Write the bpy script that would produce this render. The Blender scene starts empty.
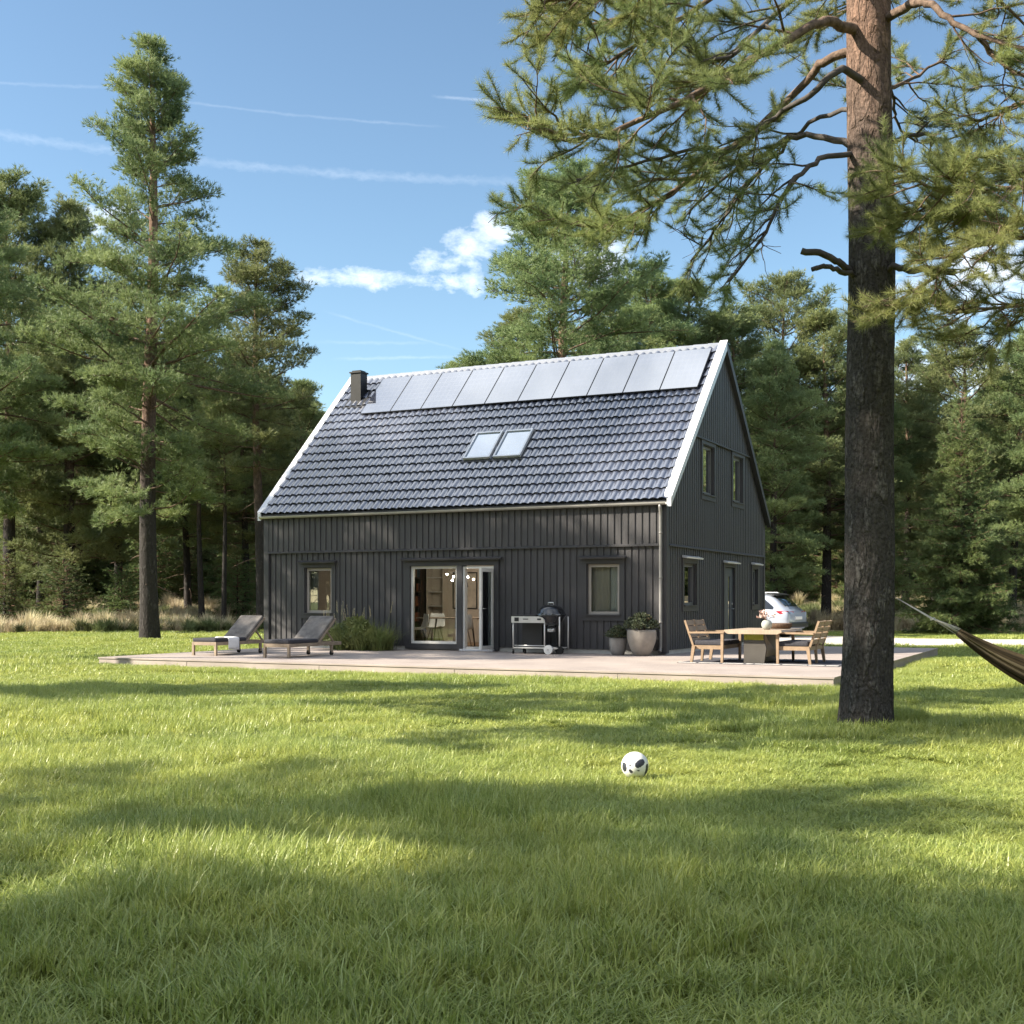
import bpy, bmesh, math, random
import numpy as np
from math import sin, cos, pi, radians, sqrt, atan2
from mathutils import Vector, Matrix

scene = bpy.context.scene
COL = scene.collection
random.seed(5)

# ------------------------------------------------------------------ helpers
def tag(o, label=None, cat=None, group=None, kind=None):
    if label: o['label'] = label
    if cat: o['category'] = cat
    if group: o['group'] = group
    if kind: o['kind'] = kind
    return o

def empty(name, loc=(0, 0, 0), rz=0.0, label=None, cat=None, group=None):
    o = bpy.data.objects.new(name, None)
    COL.objects.link(o)
    o.location = loc
    o.rotation_euler = (0, 0, rz)
    o.empty_display_size = .2
    return tag(o, label, cat, group)

def np_mesh(name, V, tris=None, quads=None, mats=(), mt=None, mq=None, smooth=False):
    """mesh from arrays; triangles first, then quads"""
    me = bpy.data.meshes.new(name)
    V = np.asarray(V, np.float32)
    T = np.zeros((0, 3), np.int32) if tris is None else np.asarray(tris, np.int32)
    Q = np.zeros((0, 4), np.int32) if quads is None else np.asarray(quads, np.int32)
    me.vertices.add(len(V)); me.vertices.foreach_set('co', V.ravel())
    me.loops.add(T.size + Q.size)
    me.loops.foreach_set('vertex_index', np.concatenate([T.ravel(), Q.ravel()]))
    n = len(T) + len(Q)
    me.polygons.add(n)
    st = np.concatenate([np.arange(len(T)) * 3, T.size + np.arange(len(Q)) * 4]).astype(np.int32)
    me.polygons.foreach_set('loop_start', st)
    mi = np.zeros(n, np.int32)
    if mt is not None: mi[:len(T)] = mt
    if mq is not None: mi[len(T):] = mq
    me.polygons.foreach_set('material_index', mi)
    sm = np.zeros(n, bool)
    if smooth == 'quads': sm[len(T):] = True
    elif smooth: sm[:] = True
    me.polygons.foreach_set('use_smooth', sm)
    for m in mats: me.materials.append(m)
    me.update(calc_edges=True)
    me.validate()
    return me

def link(name, me, parent=None, loc=(0, 0, 0), rz=0.0):
    o = bpy.data.objects.new(name, me)
    COL.objects.link(o)
    o.location = loc
    o.rotation_euler = (0, 0, rz)
    if parent: o.parent = parent
    return o

class MB:
    """collects shapes and links them as one mesh"""
    def __init__(s): s.v = []; s.f = []; s.m = []; s.sm = []; s.cur = 0; s.smooth = False; s.T = None
    def add(s, vs, fs, sm=None):
        b = len(s.v)
        if s.T is not None: vs = [s.T @ Vector(p) for p in vs]
        s.v += [tuple(p) for p in vs]
        for f in fs:
            s.f.append(tuple(b + i for i in f)); s.m.append(s.cur); s.sm.append(s.smooth if sm is None else sm)
    def box(s, a, b):
        x0, y0, z0 = (min(a[i], b[i]) for i in range(3)); x1, y1, z1 = (max(a[i], b[i]) for i in range(3))
        s.add([(x0,y0,z0),(x1,y0,z0),(x1,y1,z0),(x0,y1,z0),(x0,y0,z1),(x1,y0,z1),(x1,y1,z1),(x0,y1,z1)],
              [(0,3,2,1),(4,5,6,7),(0,1,5,4),(1,2,6,5),(2,3,7,6),(3,0,4,7)], False)
    def rbox(s, a, b, r=.01):
        """box with chamfered edges"""
        bm = bmesh.new(); bmesh.ops.create_cube(bm, size=1)
        c = [(a[i]+b[i])/2 for i in range(3)]; d = [abs(b[i]-a[i]) for i in range(3)]
        for v in bm.verts: v.co = Vector((c[i]+v.co[i]*d[i] for i in range(3)))
        bmesh.ops.bevel(bm, geom=bm.edges[:], offset=min(r, min(d)*.45), segments=2, affect='EDGES', profile=.6)
        s.bm(bm)
    def bm(s, bm, sm=False):
        bm.verts.index_update()
        s.add([v.co.copy() for v in bm.verts], [[v.index for v in f.verts] for f in bm.faces], sm)
        bm.free()
    def bar(s, p, q, w, h, up=(0, 0, 1)):
        """rectangular bar from p to q"""
        p = Vector(p); q = Vector(q); d = (q-p).normalized(); u = Vector(up)
        if abs(d.dot(u)) > .98: u = Vector((0, 1, 0))
        x = d.cross(u).normalized()*w/2; z = x.cross(d).normalized()*h/2
        s.add([p-x-z,p+x-z,p+x+z,p-x+z,q-x-z,q+x-z,q+x+z,q-x+z],
              [(0,1,2,3),(7,6,5,4),(0,4,5,1),(1,5,6,2),(2,6,7,3),(3,7,4,0)], False)
    def tube(s, pts, r, segs=8, cap=True):
        V, Q = tube_np([tuple(p) for p in pts], r, segs)
        n = len(pts)
        fs = [tuple(q) for q in Q]
        s.add([tuple(p) for p in V], fs, True)
        if cap:
            b = len(s.v) - len(V)
            s.f.append(tuple(b+i for i in range(segs))[::-1]); s.m.append(s.cur); s.sm.append(False)
            s.f.append(tuple(b+(n-1)*segs+i for i in range(segs))); s.m.append(s.cur); s.sm.append(False)
    def lathe(s, prof, segs=24, c=(0, 0, 0)):
        vs = []; fs = []
        for (r, z) in prof:
            for k in range(segs):
                a = 2*pi*k/segs
                vs.append((c[0]+r*cos(a), c[1]+r*sin(a), c[2]+z))
        for i in range(len(prof)-1):
            for k in range(segs):
                k2 = (k+1) % segs
                fs.append((i*segs+k, i*segs+k2, (i+1)*segs+k2, (i+1)*segs+k))
        s.add(vs, fs, True)
    def prism(s, poly, axis, a, b):
        """polygon (two coords) extruded along axis 0/1/2 from a to b"""
        def put(u, v, w): return (w, u, v) if axis == 0 else ((u, w, v) if axis == 1 else (u, v, w))
        n = len(poly)
        s.add([put(u, v, a) for u, v in poly]+[put(u, v, b) for u, v in poly],
              [tuple(range(n))[::-1], tuple(range(n, 2*n))]+[(i, (i+1) % n, n+(i+1) % n, n+i) for i in range(n)], False)
    def sphere(s, c, r, seg=16, ring=10):
        if not hasattr(r, '__len__'): r = (r, r, r)
        vs = []; fs = []
        for i in range(ring+1):
            t = pi*i/ring
            for k in range(seg):
                a = 2*pi*k/seg
                vs.append((c[0]+r[0]*sin(t)*cos(a), c[1]+r[1]*sin(t)*sin(a), c[2]-r[2]*cos(t)))
        for i in range(ring):
            for k in range(seg):
                k2 = (k+1) % seg
                fs.append((i*seg+k, i*seg+k2, (i+1)*seg+k2, (i+1)*seg+k))
        s.add(vs, fs, True)
    def build(s, name, mats, parent=None, loc=(0, 0, 0), rz=0.0, fix=True):
        me = bpy.data.meshes.new(name)
        me.from_pydata(s.v, [], s.f)
        if not isinstance(mats, (list, tuple)): mats = [mats]
        for m in mats: me.materials.append(m)
        me.polygons.foreach_set('material_index', np.array(s.m, np.int32))
        me.polygons.foreach_set('use_smooth', np.array(s.sm, bool))
        if fix:
            bm = bmesh.new(); bm.from_mesh(me)
            bmesh.ops.recalc_face_normals(bm, faces=bm.faces); bm.to_mesh(me); bm.free()
        me.update()
        return link(name, me, parent, loc, rz)

def tube_np(pts, radii, segs=7):
    P = np.asarray(pts, float); n = len(P)
    R = np.full(n, radii, float) if np.isscalar(radii) else np.asarray(radii, float)
    D = np.gradient(P, axis=0); D /= np.linalg.norm(D, axis=1)[:, None]+1e-9
    ref = np.array([0, 0, 1.]) if abs(D[:, 2]).mean() < .8 else np.array([1., 0, 0])
    X = np.cross(D, ref); X /= np.linalg.norm(X, axis=1)[:, None]+1e-9
    Y = np.cross(D, X)
    a = np.linspace(0, 2*pi, segs, endpoint=False)
    V = P[:, None, :]+R[:, None, None]*(np.cos(a)[None, :, None]*X[:, None, :]+np.sin(a)[None, :, None]*Y[:, None, :])
    i = np.arange(n-1)[:, None]*segs; k = np.arange(segs)[None, :]; k2 = (k+1) % segs
    Q = np.stack([i+k, i+segs+k, i+segs+k2, i+k2], -1).reshape(-1, 4)
    return V.reshape(-1, 3), Q

# ------------------------------------------------------------------ materials
class NT:
    def __init__(s, name):
        s.m = bpy.data.materials.new(name); s.m.use_nodes = True
        s.t = s.m.node_tree; s.n = s.t.nodes; s.l = s.t.links
        s.b = s.n['Principled BSDF']; s.out = s.n['Material Output']
    def node(s, typ, **kw):
        nd = s.n.new(typ)
        for k, v in kw.items():
            if k.startswith('i_'):
                key = k[2:]
                nd.inputs[int(key) if key.isdigit() else key.replace('_', ' ')].default_value = v
            else: setattr(nd, k, v)
        return nd
    def lk(s, a, b): s.l.new(a, b)
    def coord(s, kind='Object', scale=(1, 1, 1)):
        if kind == 'World':
            c = s.node('ShaderNodeNewGeometry').outputs['Position']
        else: c = s.node('ShaderNodeTexCoord').outputs[kind]
        mp = s.node('ShaderNodeMapping'); mp.inputs['Scale'].default_value = scale
        s.lk(c, mp.inputs['Vector']); return mp.outputs[0]
    def noise(s, vec, scale=5, detail=4, rough=.6, dist=0):
        nd = s.node('ShaderNodeTexNoise'); nd.inputs['Scale'].default_value = scale
        nd.inputs['Detail'].default_value = detail; nd.inputs['Roughness'].default_value = rough
        nd.inputs['Distortion'].default_value = dist
        s.lk(vec, nd.inputs['Vector']); return nd.outputs['Fac']
    def ramp(s, fac, stops):
        nd = s.node('ShaderNodeValToRGB'); e = nd.color_ramp.elements
        while len(e) < len(stops): e.new(.5)
        for el, (p, c) in zip(e, stops):
            el.position = p; el.color = (*c, 1) if len(c) == 3 else c
        s.lk(fac, nd.inputs['Fac']); return nd.outputs['Color']
    def mix(s, fac, a, b, typ='MIX'):
        nd = s.node('ShaderNodeMix', data_type='RGBA', blend_type=typ)
        for sock, v in ((nd.inputs[0], fac), (nd.inputs[6], a), (nd.inputs[7], b)):
            if hasattr(v, 'links'): s.lk(v, sock)
            else: sock.default_value = v if not isinstance(v, tuple) else ((*v, 1) if len(v) == 3 else v)
        return nd.outputs[2]
    def math(s, op, a, b=0.0, c=0.0, clamp=False):
        nd = s.node('ShaderNodeMath', operation=op, use_clamp=clamp)
        for i, v in enumerate((a, b, c)):
            if hasattr(v, 'links'): s.lk(v, nd.inputs[i])
            else: nd.inputs[i].default_value = v
        return nd.outputs[0]
    def bump(s, h, strength=.3, dist=.02):
        nd = s.node('ShaderNodeBump'); nd.inputs['Strength'].default_value = strength
        nd.inputs['Distance'].default_value = dist
        s.lk(h, nd.inputs['Height']); s.lk(nd.outputs[0], s.b.inputs['Normal'])
    def set(s, **kw):
        for k, v in kw.items():
            sock = s.b.inputs[k.replace('_', ' ')]
            if hasattr(v, 'links'): s.lk(v, sock)
            else: sock.default_value = (*v, 1) if isinstance(v, tuple) and len(v) == 3 else v

def simple(name, col, rough=.6, var=.25, scale=3.0, spec=.5, metal=0.0, bump=0.0, bscale=60, stretch=(1, 1, 1), kind='Object', coat=0.0):
    t = NT(name); c = t.coord(kind, stretch)
    n = t.noise(c, scale, 5, .65)
    lo = tuple(x*(1-var) for x in col); hi = tuple(min(1, x*(1+var)) for x in col)
    t.set(Base_Color=t.ramp(n, [(.3, lo), (.7, hi)]), Roughness=rough, Specular_IOR_Level=spec, Metallic=metal, Coat_Weight=coat)
    if rough > .15:
        r = t.node('ShaderNodeMapRange'); r.inputs[3].default_value = rough*.85; r.inputs[4].default_value = min(1, rough*1.15)
        t.lk(n, r.inputs[0]); t.lk(r.outputs[0], t.b.inputs['Roughness'])
    if bump: t.bump(t.noise(c, bscale, 3), bump, .01)
    return t.m

M = {}
M['paint_dark'] = simple('dark_grey_paint', (.060, .058, .062), .55, .16, 2.2, .4, bump=.25, bscale=90, stretch=(6, 6, .6))
M['trim_dark'] = simple('dark_grey_trim', (.052, .051, .055), .5, .12, 3, .4, bump=.1)
M['white_paint'] = simple('white_paint', (.72, .71, .68), .4, .05, 4, .5)
M['sash'] = simple('pale_sash_paint', (.36, .33, .30), .45, .06, 4)
M['gable_sash'] = simple('mid_grey_sash_paint', (.13, .13, .135), .45, .06, 4)
M['zinc'] = simple('pale_grey_sheet_metal', (.62, .63, .66), .38, .08, 2, .5, .25)
M['downpipe'] = simple('grey_downpipe', (.20, .195, .19), .4, .08, 3, .5, .2)
M['gutter'] = simple('light_grey_gutter', (.40, .39, .37), .4, .08, 3, .5, .2)
M['chimney_black'] = simple('matt_black_sheet', (.006, .0065, .008), .5, .15, 6, .4)
M['black_metal'] = simple('black_powder_coat', (.022, .023, .026), .4, .15, 6, .5)
M['concrete'] = simple('pale_concrete', (.5, .49, .46), .8, .12, 6, .3, bump=.3)
M['stone_pot'] = simple('warm_grey_stoneware', (.29, .262, .235), .7, .14, 7, .3, bump=.2, bscale=40)
M['stone_pot2'] = simple('cool_grey_stoneware', (.25, .24, .232), .7, .14, 7, .3, bump=.2, bscale=40)
M['teak'] = simple('weathered_teak', (.28, .22, .165), .6, .25, 5, .3, bump=.15, bscale=40, stretch=(1, 1, 1))
M['pale_teak'] = simple('pale_oiled_teak', (.30, .215, .145), .55, .2, 5, .3)
M['table_wood'] = simple('bleached_table_wood', (.39, .31, .235), .45, .18, 6, .4, stretch=(6, 1, 1))
M['cushion_dark'] = simple('charcoal_cushion', (.055, .055, .065), .9, .25, 30, .2, bump=.4, bscale=300)
M['cushion_worn'] = simple('grey_brown_sling_fabric', (.19, .172, .16), .85, .4, 5, .2, bump=.5, bscale=200)
M['cloth_white'] = simple('white_towel', (.82, .82, .83), .95, .05, 20, .1, bump=.5, bscale=150)
M['steel'] = simple('brushed_stainless', (.62, .62, .62), .32, .06, 4, .5, .85)
M['pale_steel'] = simple('pale_steel_panel', (.66, .65, .63), .42, .06, 4, .5, .35)
M['enamel'] = simple('black_enamel', (.010, .011, .014), .12, .2, 3, .6, coat=.6)
M['rubber'] = simple('black_rubber', (.02, .02, .02), .8, .2, 10, .3)
M['white_plastic'] = simple('white_plastic', (.75, .75, .74), .4, .04, 5)
M['base_taupe'] = simple('taupe_composite', (.075, .069, .062), .5, .12, 4, .4)
M['base_light'] = simple('pale_taupe_composite', (.30, .265, .215), .5, .1, 4, .4)
M['rug_dark'] = simple('charcoal_rug', (.09, .09, .105), .95, .3, 12, .1, bump=.5, bscale=200)
M['rug_light'] = simple('off_white_rug_border', (.62, .6, .57), .95, .1, 12, .1)
M['rope'] = simple('pale_cotton_rope', (.62, .58, .5), .9, .12, 20, .1)
M['int_wall'] = simple('beige_plaster', (.62, .55, .47), .8, .06, 2, .2)
M['int_floor'] = simple('oak_floor', (.30, .2, .12), .45, .2, 4, stretch=(1, 6, 1))
M['int_ceiling'] = simple('white_ceiling', (.7, .68, .64), .8, .04, 2)
M['walnut'] = simple('dark_walnut', (.07, .045, .03), .5, .2, 8)
M['art_paper'] = simple('cream_art_paper', (.55, .5, .42), .7, .25, 3)
M['ink'] = simple('black_ink', (.03, .03, .03), .6, .1, 5)
M['flower'] = simple('dried_pink_flowers', (.62, .45, .40), .8, .25, 20)
M['vase'] = simple('pale_celadon_glaze', (.36, .39, .37), .25, .1, 8, .5)
M['asphalt_gravel'] = simple('pale_gravel', (.46, .43, .40), .9, .2, 30, .2, bump=.6, bscale=60, kind='World')

def emis(name, col, s):
    t = NT(name); t.set(Base_Color=(.8, .8, .8), Emission_Color=col, Emission_Strength=s); return t.m
M['bulb'] = emis('lit_lamp_globe', (1, .88, .72), 150)

def glass(name, tint=(.93, .96, .95), refl=1.0, rough=0.0):
    t = NT(name); t.n.remove(t.b)
    fr = t.node('ShaderNodeFresnel'); fr.inputs['IOR'].default_value = 1.55
    k = t.math('MULTIPLY_ADD', fr.outputs[0], 1.15*refl, .01, True)
    tr = t.node('ShaderNodeBsdfTransparent'); tr.inputs[0].default_value = (*tint, 1)
    gl = t.node('ShaderNodeBsdfGlossy'); gl.inputs['Roughness'].default_value = rough
    gl.inputs[0].default_value = (.95, .97, 1, 1)
    mx = t.node('ShaderNodeMixShader')
    t.lk(k, mx.inputs[0]); t.lk(tr.outputs[0], mx.inputs[1]); t.lk(gl.outputs[0], mx.inputs[2])
    t.lk(mx.outputs[0], t.out.inputs[0]); return t.m
M['glass'] = glass('window_glass')
M['coated_glass'] = glass('coated_window_glass', (.60, .63, .63), 5.0)
M['car_glass'] = glass('tinted_car_glass', (.10, .11, .12), 1.6)
M['car_paint'] = simple('pearl_white_car_paint', (.36, .40, .48), .3, .02, 1, .5, .15, coat=1.0)
M['red_lens'] = simple('red_tail_lamp_lens', (.45, .015, .02), .15, .1, 5, .6)

def tile_mat():
    t = NT('glazed_slate_tiles'); c = t.coord('Object')
    n = t.noise(c, 1.6, 4); n2 = t.noise(c, 14, 3)
    col = t.ramp(n, [(.3, (.030, .037, .064)), (.7, (.060, .070, .108))])
    t.set(Base_Color=t.mix(.25, col, t.ramp(n2, [(.3, (.022, .026, .044)), (.7, (.085, .093, .125))])), Roughness=.42, Specular_IOR_Level=1.0,
          Coat_Weight=1.0, Coat_Roughness=.11, Coat_IOR=2.6)
    t.bump(n2, .12, .01); return t.m
M['tile'] = tile_mat()
M['ridge'] = simple('sky_sheen_ridge_tile', (.22, .235, .27), .25, .15, 6, .8, coat=.6)  # paler than the roof tiles: sky reflection put into the ridge colour

def solar_mat():
    t = NT('solar_cell_glass'); c = t.coord('Object')
    br = t.node('ShaderNodeTexBrick'); br.offset = 0
    for k, v in (('Scale', 1), ('Mortar Size', .006), ('Brick Width', .16), ('Row Height', .16)): br.inputs[k].default_value = v
    br.inputs['Color1'].default_value = (.018, .022, .04, 1); br.inputs['Color2'].default_value = (.022, .027, .046, 1)
    br.inputs['Mortar'].default_value = (.07, .075, .09, 1)
    t.lk(c, br.inputs['Vector'])
    t.set(Base_Color=br.outputs['Color'], Roughness=.3)
    gl = t.node('ShaderNodeBsdfGlossy'); gl.inputs['Roughness'].default_value = .035; gl.inputs[0].default_value = (.95, .97, 1, 1)
    mx = t.node('ShaderNodeMixShader'); mx.inputs[0].default_value = .44
    t.lk(t.b.outputs[0], mx.inputs[1]); t.lk(gl.outputs[0], mx.inputs[2]); t.lk(mx.outputs[0], t.out.inputs[0])
    return t.m
M['solar'] = solar_mat()
def mirror_mat(name, base, f, rough):
    t = NT(name); t.set(Base_Color=base, Roughness=.2)
    gl = t.node('ShaderNodeBsdfGlossy'); gl.inputs['Roughness'].default_value = rough; gl.inputs[0].default_value = (.9, .95, 1, 1)
    mx = t.node('ShaderNodeMixShader'); mx.inputs[0].default_value = f
    t.lk(t.b.outputs[0], mx.inputs[1]); t.lk(gl.outputs[0], mx.inputs[2]); t.lk(mx.outputs[0], t.out.inputs[0]); return t.m
M['skylight_glass'] = mirror_mat('sun_control_roof_glass', (.08, .14, .22), .48, .01)

def deck_mat():
    t = NT('weathered_deck_boards'); c = t.coord('Object')
    sx = t.node('ShaderNodeSeparateXYZ'); t.lk(c, sx.inputs[0])
    row = t.math('FLOOR', t.math('DIVIDE', sx.outputs[1], .145))
    frac = t.math('FRACT', t.math('DIVIDE', sx.outputs[1], .145))
    wn = t.node('ShaderNodeTexWhiteNoise', noise_dimensions='1D'); t.lk(row, wn.inputs['W'])
    gap = t.math('LESS_THAN', frac, .045)
    st = t.noise(t.coord('Object', (1.2, 22, 22)), 2.5, 5, .7)
    blot = t.noise(c, .9, 5, .6)
    a = t.ramp(st, [(.25, (.29, .245, .225)), (.75, (.40, .345, .315))])
    a = t.mix(t.math('MULTIPLY', wn.outputs['Value'], .35), a, (.30, .27, .25))
    a = t.mix(.35, a, t.ramp(blot, [(.35, (.26, .215, .20)), (.65, (.50, .43, .39))]))
    a = t.mix(gap, a, (.05, .045, .04))
    t.set(Base_Color=a, Roughness=.62, Specular_IOR_Level=.35)
    t.bump(t.math('SUBTRACT', st, gap), .25, .008); return t.m
M['deck'] = deck_mat()

def bark_mat(name, near):
    t = NT(name)
    pos = t.node('ShaderNodeNewGeometry').outputs['Position']
    sx = t.node('ShaderNodeSeparateXYZ'); t.lk(pos, sx.inputs[0])
    vec = t.coord('Object', (1, 1, .36))
    wob = t.node('ShaderNodeTexNoise'); wob.inputs['Scale'].default_value = 4; t.lk(vec, wob.inputs['Vector'])
    ad = t.node('ShaderNodeVectorMath', operation='MULTIPLY_ADD'); t.lk(wob.outputs['Color'], ad.inputs[0])
    ad.inputs[1].default_value = (.25, .25, .18); t.lk(vec, ad.inputs[2])
    vo = t.node('ShaderNodeTexVoronoi', feature='DISTANCE_TO_EDGE'); vo.inputs['Scale'].default_value = 19 if near else 8
    t.lk(ad.outputs[0], vo.inputs['Vector'])
    vc = t.node('ShaderNodeTexVoronoi'); vc.inputs['Scale'].default_value = 19 if near else 8; t.lk(ad.outputs[0], vc.inputs['Vector'])
    n = t.noise(t.coord('Object'), 30 if near else 14, 5, .7)
    n1 = t.noise(t.coord('Object', (1, 1, .5)), 1.6, 3)
    dark = t.ramp(n, [(.36, (.034, .031, .031)), (.64, (.20, .188, .18))] if near else [(.3, (.030, .028, .028)), (.7, (.09, .084, .082))])
    wn = t.node('ShaderNodeSeparateColor'); t.lk(vc.outputs['Color'], wn.inputs[0])
    dark = t.mix(t.math('MULTIPLY', wn.outputs[0], .5), dark, (.10, .088, .08) if near else (.06, .052, .047))
    red = t.ramp(n, [(.3, (.13, .08, .06)), (.7, (.34, .22, .162))])
    z0, z1 = (5.3, 7.6) if near else (4.5, 9.5)
    mr = t.node('ShaderNodeMapRange'); mr.inputs[1].default_value = z0; mr.inputs[2].default_value = z1
    zz = t.math('MULTIPLY_ADD', n1, 2.4, t.math('ADD', sx.outputs[2], -1.2))
    t.lk(zz, mr.inputs[0])
    c = t.mix(mr.outputs[0], dark, red)
    rmn = t.node('ShaderNodeTexNoise', noise_type='RIDGED_MULTIFRACTAL', normalize=True)
    for k_, v_ in (('Scale', 7.5 if near else 6), ('Detail', 6), ('Roughness', .62), ('Lacunarity', 2.1), ('Offset', .9), ('Gain', 1.6), ('Distortion', .35)): rmn.inputs[k_].default_value = v_
    t.lk(t.coord('Object', (1, 1, .34)), rmn.inputs['Vector'])
    ridge = t.ramp(rmn.outputs['Fac'], [(.50, (0, 0, 0)), (.86, (1, 1, 1))])
    crack = t.ramp(vo.outputs['Distance'], [(0, (1, 1, 1)), (.16, (0, 0, 0))])
    ck = t.math('MAXIMUM', t.math('MULTIPLY', crack, .9), t.math('MULTIPLY', ridge, .8))
    c = t.mix(t.math('MULTIPLY', ck, t.math('MULTIPLY_ADD', mr.outputs[0], -.25, .72)), c, (.022, .019, .018))
    t.set(Base_Color=c, Roughness=.92, Specular_IOR_Level=.15)
    h = t.math('ADD', t.math('MULTIPLY', ridge, -.30), t.math('ADD', t.math('MULTIPLY', t.math('MINIMUM', vo.outputs['Distance'], .2), .4), t.math('MULTIPLY', n, .22)))
    t.bump(h, 1.0, .085 if near else .05)
    return t.m
M['bark'] = bark_mat('pine_bark', False)
M['bark_near'] = bark_mat('rugged_pine_bark', True)
M['twig'] = simple('pine_twig', (.17, .105, .075), .85, .35, 6, .2)
M['limb'] = simple('pine_limb_bark', (.135, .095, .072), .9, .6, 16, .2, bump=.9, bscale=45)
M['dead_limb'] = simple('grey_dead_limb', (.085, .075, .07), .9, .35, 8, .2, bump=.6, bscale=35)

def foliage(name, lo, hi, trans=.35, rnd=.13, nscale=.5, rough=.5):
    t = NT(name); c = t.coord('World')
    n = t.noise(c, nscale, 3, .6); n2 = t.noise(c, 9, 2)
    col = t.ramp(t.math('MULTIPLY_ADD', n2, .45, t.math('MULTIPLY_ADD', n, .9, -.18)), [(.25, lo), (.75, hi)])
    oi = t.node('ShaderNodeObjectInfo')
    hs = t.node('ShaderNodeHueSaturation')
    t.lk(t.math('MULTIPLY_ADD', oi.outputs['Random'], rnd*2, 1-rnd), hs.inputs['Value'])
    t.lk(t.math('MULTIPLY_ADD', oi.outputs['Random'], .04, .48), hs.inputs['Hue'])
    t.lk(col, hs.inputs['Color'])
    t.set(Base_Color=hs.outputs[0], Roughness=rough, Specular_IOR_Level=.35)
    tl = t.node('ShaderNodeBsdfTranslucent'); t.lk(hs.outputs[0], tl.inputs[0])
    mx = t.node('ShaderNodeMixShader'); mx.inputs[0].default_value = trans
    t.lk(t.b.outputs[0], mx.inputs[1]); t.lk(tl.outputs[0], mx.inputs[2]); t.lk(mx.outputs[0], t.out.inputs[0])
    return t.m
M['needle'] = foliage('pine_needles', (.092, .145, .070), (.325, .36, .145), .38)
M['needle_near'] = foliage('bright_pine_needles', (.115, .17, .07), (.37, .40, .15), .45, .05, .9)
M['spruce_needle'] = foliage('spruce_needles', (.065, .115, .05), (.23, .28, .10), .35)
M['bush_leaf'] = foliage('bush_leaves', (.045, .065, .035), (.11, .13, .075), .2, .1, 6)
M['reed_leaf'] = foliage('ornamental_grass_blades', (.10, .16, .05), (.26, .30, .11), .4, .1, 3)

def grass_mat():
    t = NT('lawn_grass'); c = t.coord('World', (1, 1, 0))
    n = t.noise(c, .28, 4, .6); n2 = t.noise(c, 2.2, 3); n3 = t.noise(t.coord('World'), 55, 1)
    col = t.ramp(t.math('MULTIPLY_ADD', n2, .35, t.math('MULTIPLY', n, .75)), [(.32, (.165, .265, .065)), (.50, (.325, .39, .08)), (.68, (.54, .54, .12))])
    col = t.mix(.5, col, t.ramp(n3, [(.3, (.15, .24, .065)), (.5, (.32, .385, .09)), (.72, (.60, .60, .25))]))
    at = t.node('ShaderNodeAttribute', attribute_name='tint')
    col = t.mix(t.ramp(at.outputs['Fac'], [(.0, (.55,)*3), (.25, (0, 0, 0))]), col, (.075, .13, .045))  # some blades darkened to stand for shaded gaps in the turf
    col = t.mix(t.ramp(at.outputs['Fac'], [(.84, (0, 0, 0)), (.95, (.65,)*3)]), col, (.50, .58, .26))  # some blades paled: glints put into their colour
    t.set(Base_Color=col, Roughness=.40, Specular_IOR_Level=.55)
    tl = t.node('ShaderNodeBsdfTranslucent'); t.lk(col, tl.inputs[0])
    mx = t.node('ShaderNodeMixShader'); mx.inputs[0].default_value = .4
    t.lk(t.b.outputs[0], mx.inputs[1]); t.lk(tl.outputs[0], mx.inputs[2]); t.lk(mx.outputs[0], t.out.inputs[0])
    return t.m
M['grass'] = grass_mat()
M['sedge'] = foliage('green_undergrowth', (.10, .14, .06), (.26, .28, .13), .35, .2, .5, .6)
M['straw'] = foliage('dry_meadow_grass', (.42, .36, .22), (.72, .64, .46), .35, .2, .4, .6)

def ground_mat():
    t = NT('ground_soil'); c = t.coord('World')
    n = t.noise(c, .3, 5); n2 = t.noise(c, 6, 5, .7)
    lawn = t.ramp(n2, [(.3, (.09, .12, .03)), (.7, (.20, .22, .05))])
    lawn = t.mix(.4, lawn, t.ramp(n, [(.35, (.06, .10, .018)), (.65, (.15, .165, .03))]))
    wood = t.ramp(n2, [(.3, (.16, .13, .085)), (.7, (.36, .30, .19))])
    wood = t.mix(.4, wood, t.ramp(n, [(.35, (.10, .09, .05)), (.65, (.40, .34, .22))]))
    sx = t.node('ShaderNodeSeparateXYZ'); t.lk(c, sx.inputs[0])
    e = t.math('MULTIPLY_ADD', n, 4, sx.outputs[1])
    mr = t.node('ShaderNodeMapRange'); mr.inputs[1].default_value = 52; mr.inputs[2].default_value = 54.5
    t.lk(e, mr.inputs[0])
    t.set(Base_Color=t.mix(mr.outputs[0], lawn, wood), Roughness=.95, Specular_IOR_Level=.1)
    t.bump(n2, .6, .05); return t.m
M['ground'] = ground_mat()

def stripe_cloth():
    t = NT('striped_hammock_cloth')
    uv = t.node('ShaderNodeAttribute', attribute_name='across')
    w = t.node('ShaderNodeTexNoise', noise_dimensions='1D'); w.inputs['Scale'].default_value = 9; w.inputs['Detail'].default_value = 3
    t.lk(uv.outputs['Fac'], w.inputs['W'])
    c = t.ramp(w.outputs['Fac'], [(.36, (.035, .026, .018)), (.48, (.10, .075, .045)), (.56, (.035, .028, .02)), (.66, (.26, .21, .14))])
    n = t.noise(t.coord('Object'), 90, 2)
    t.set(Base_Color=c, Roughness=.9, Specular_IOR_Level=.15); t.bump(n, .4, .005); return t.m
M['hammock'] = stripe_cloth()
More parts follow.
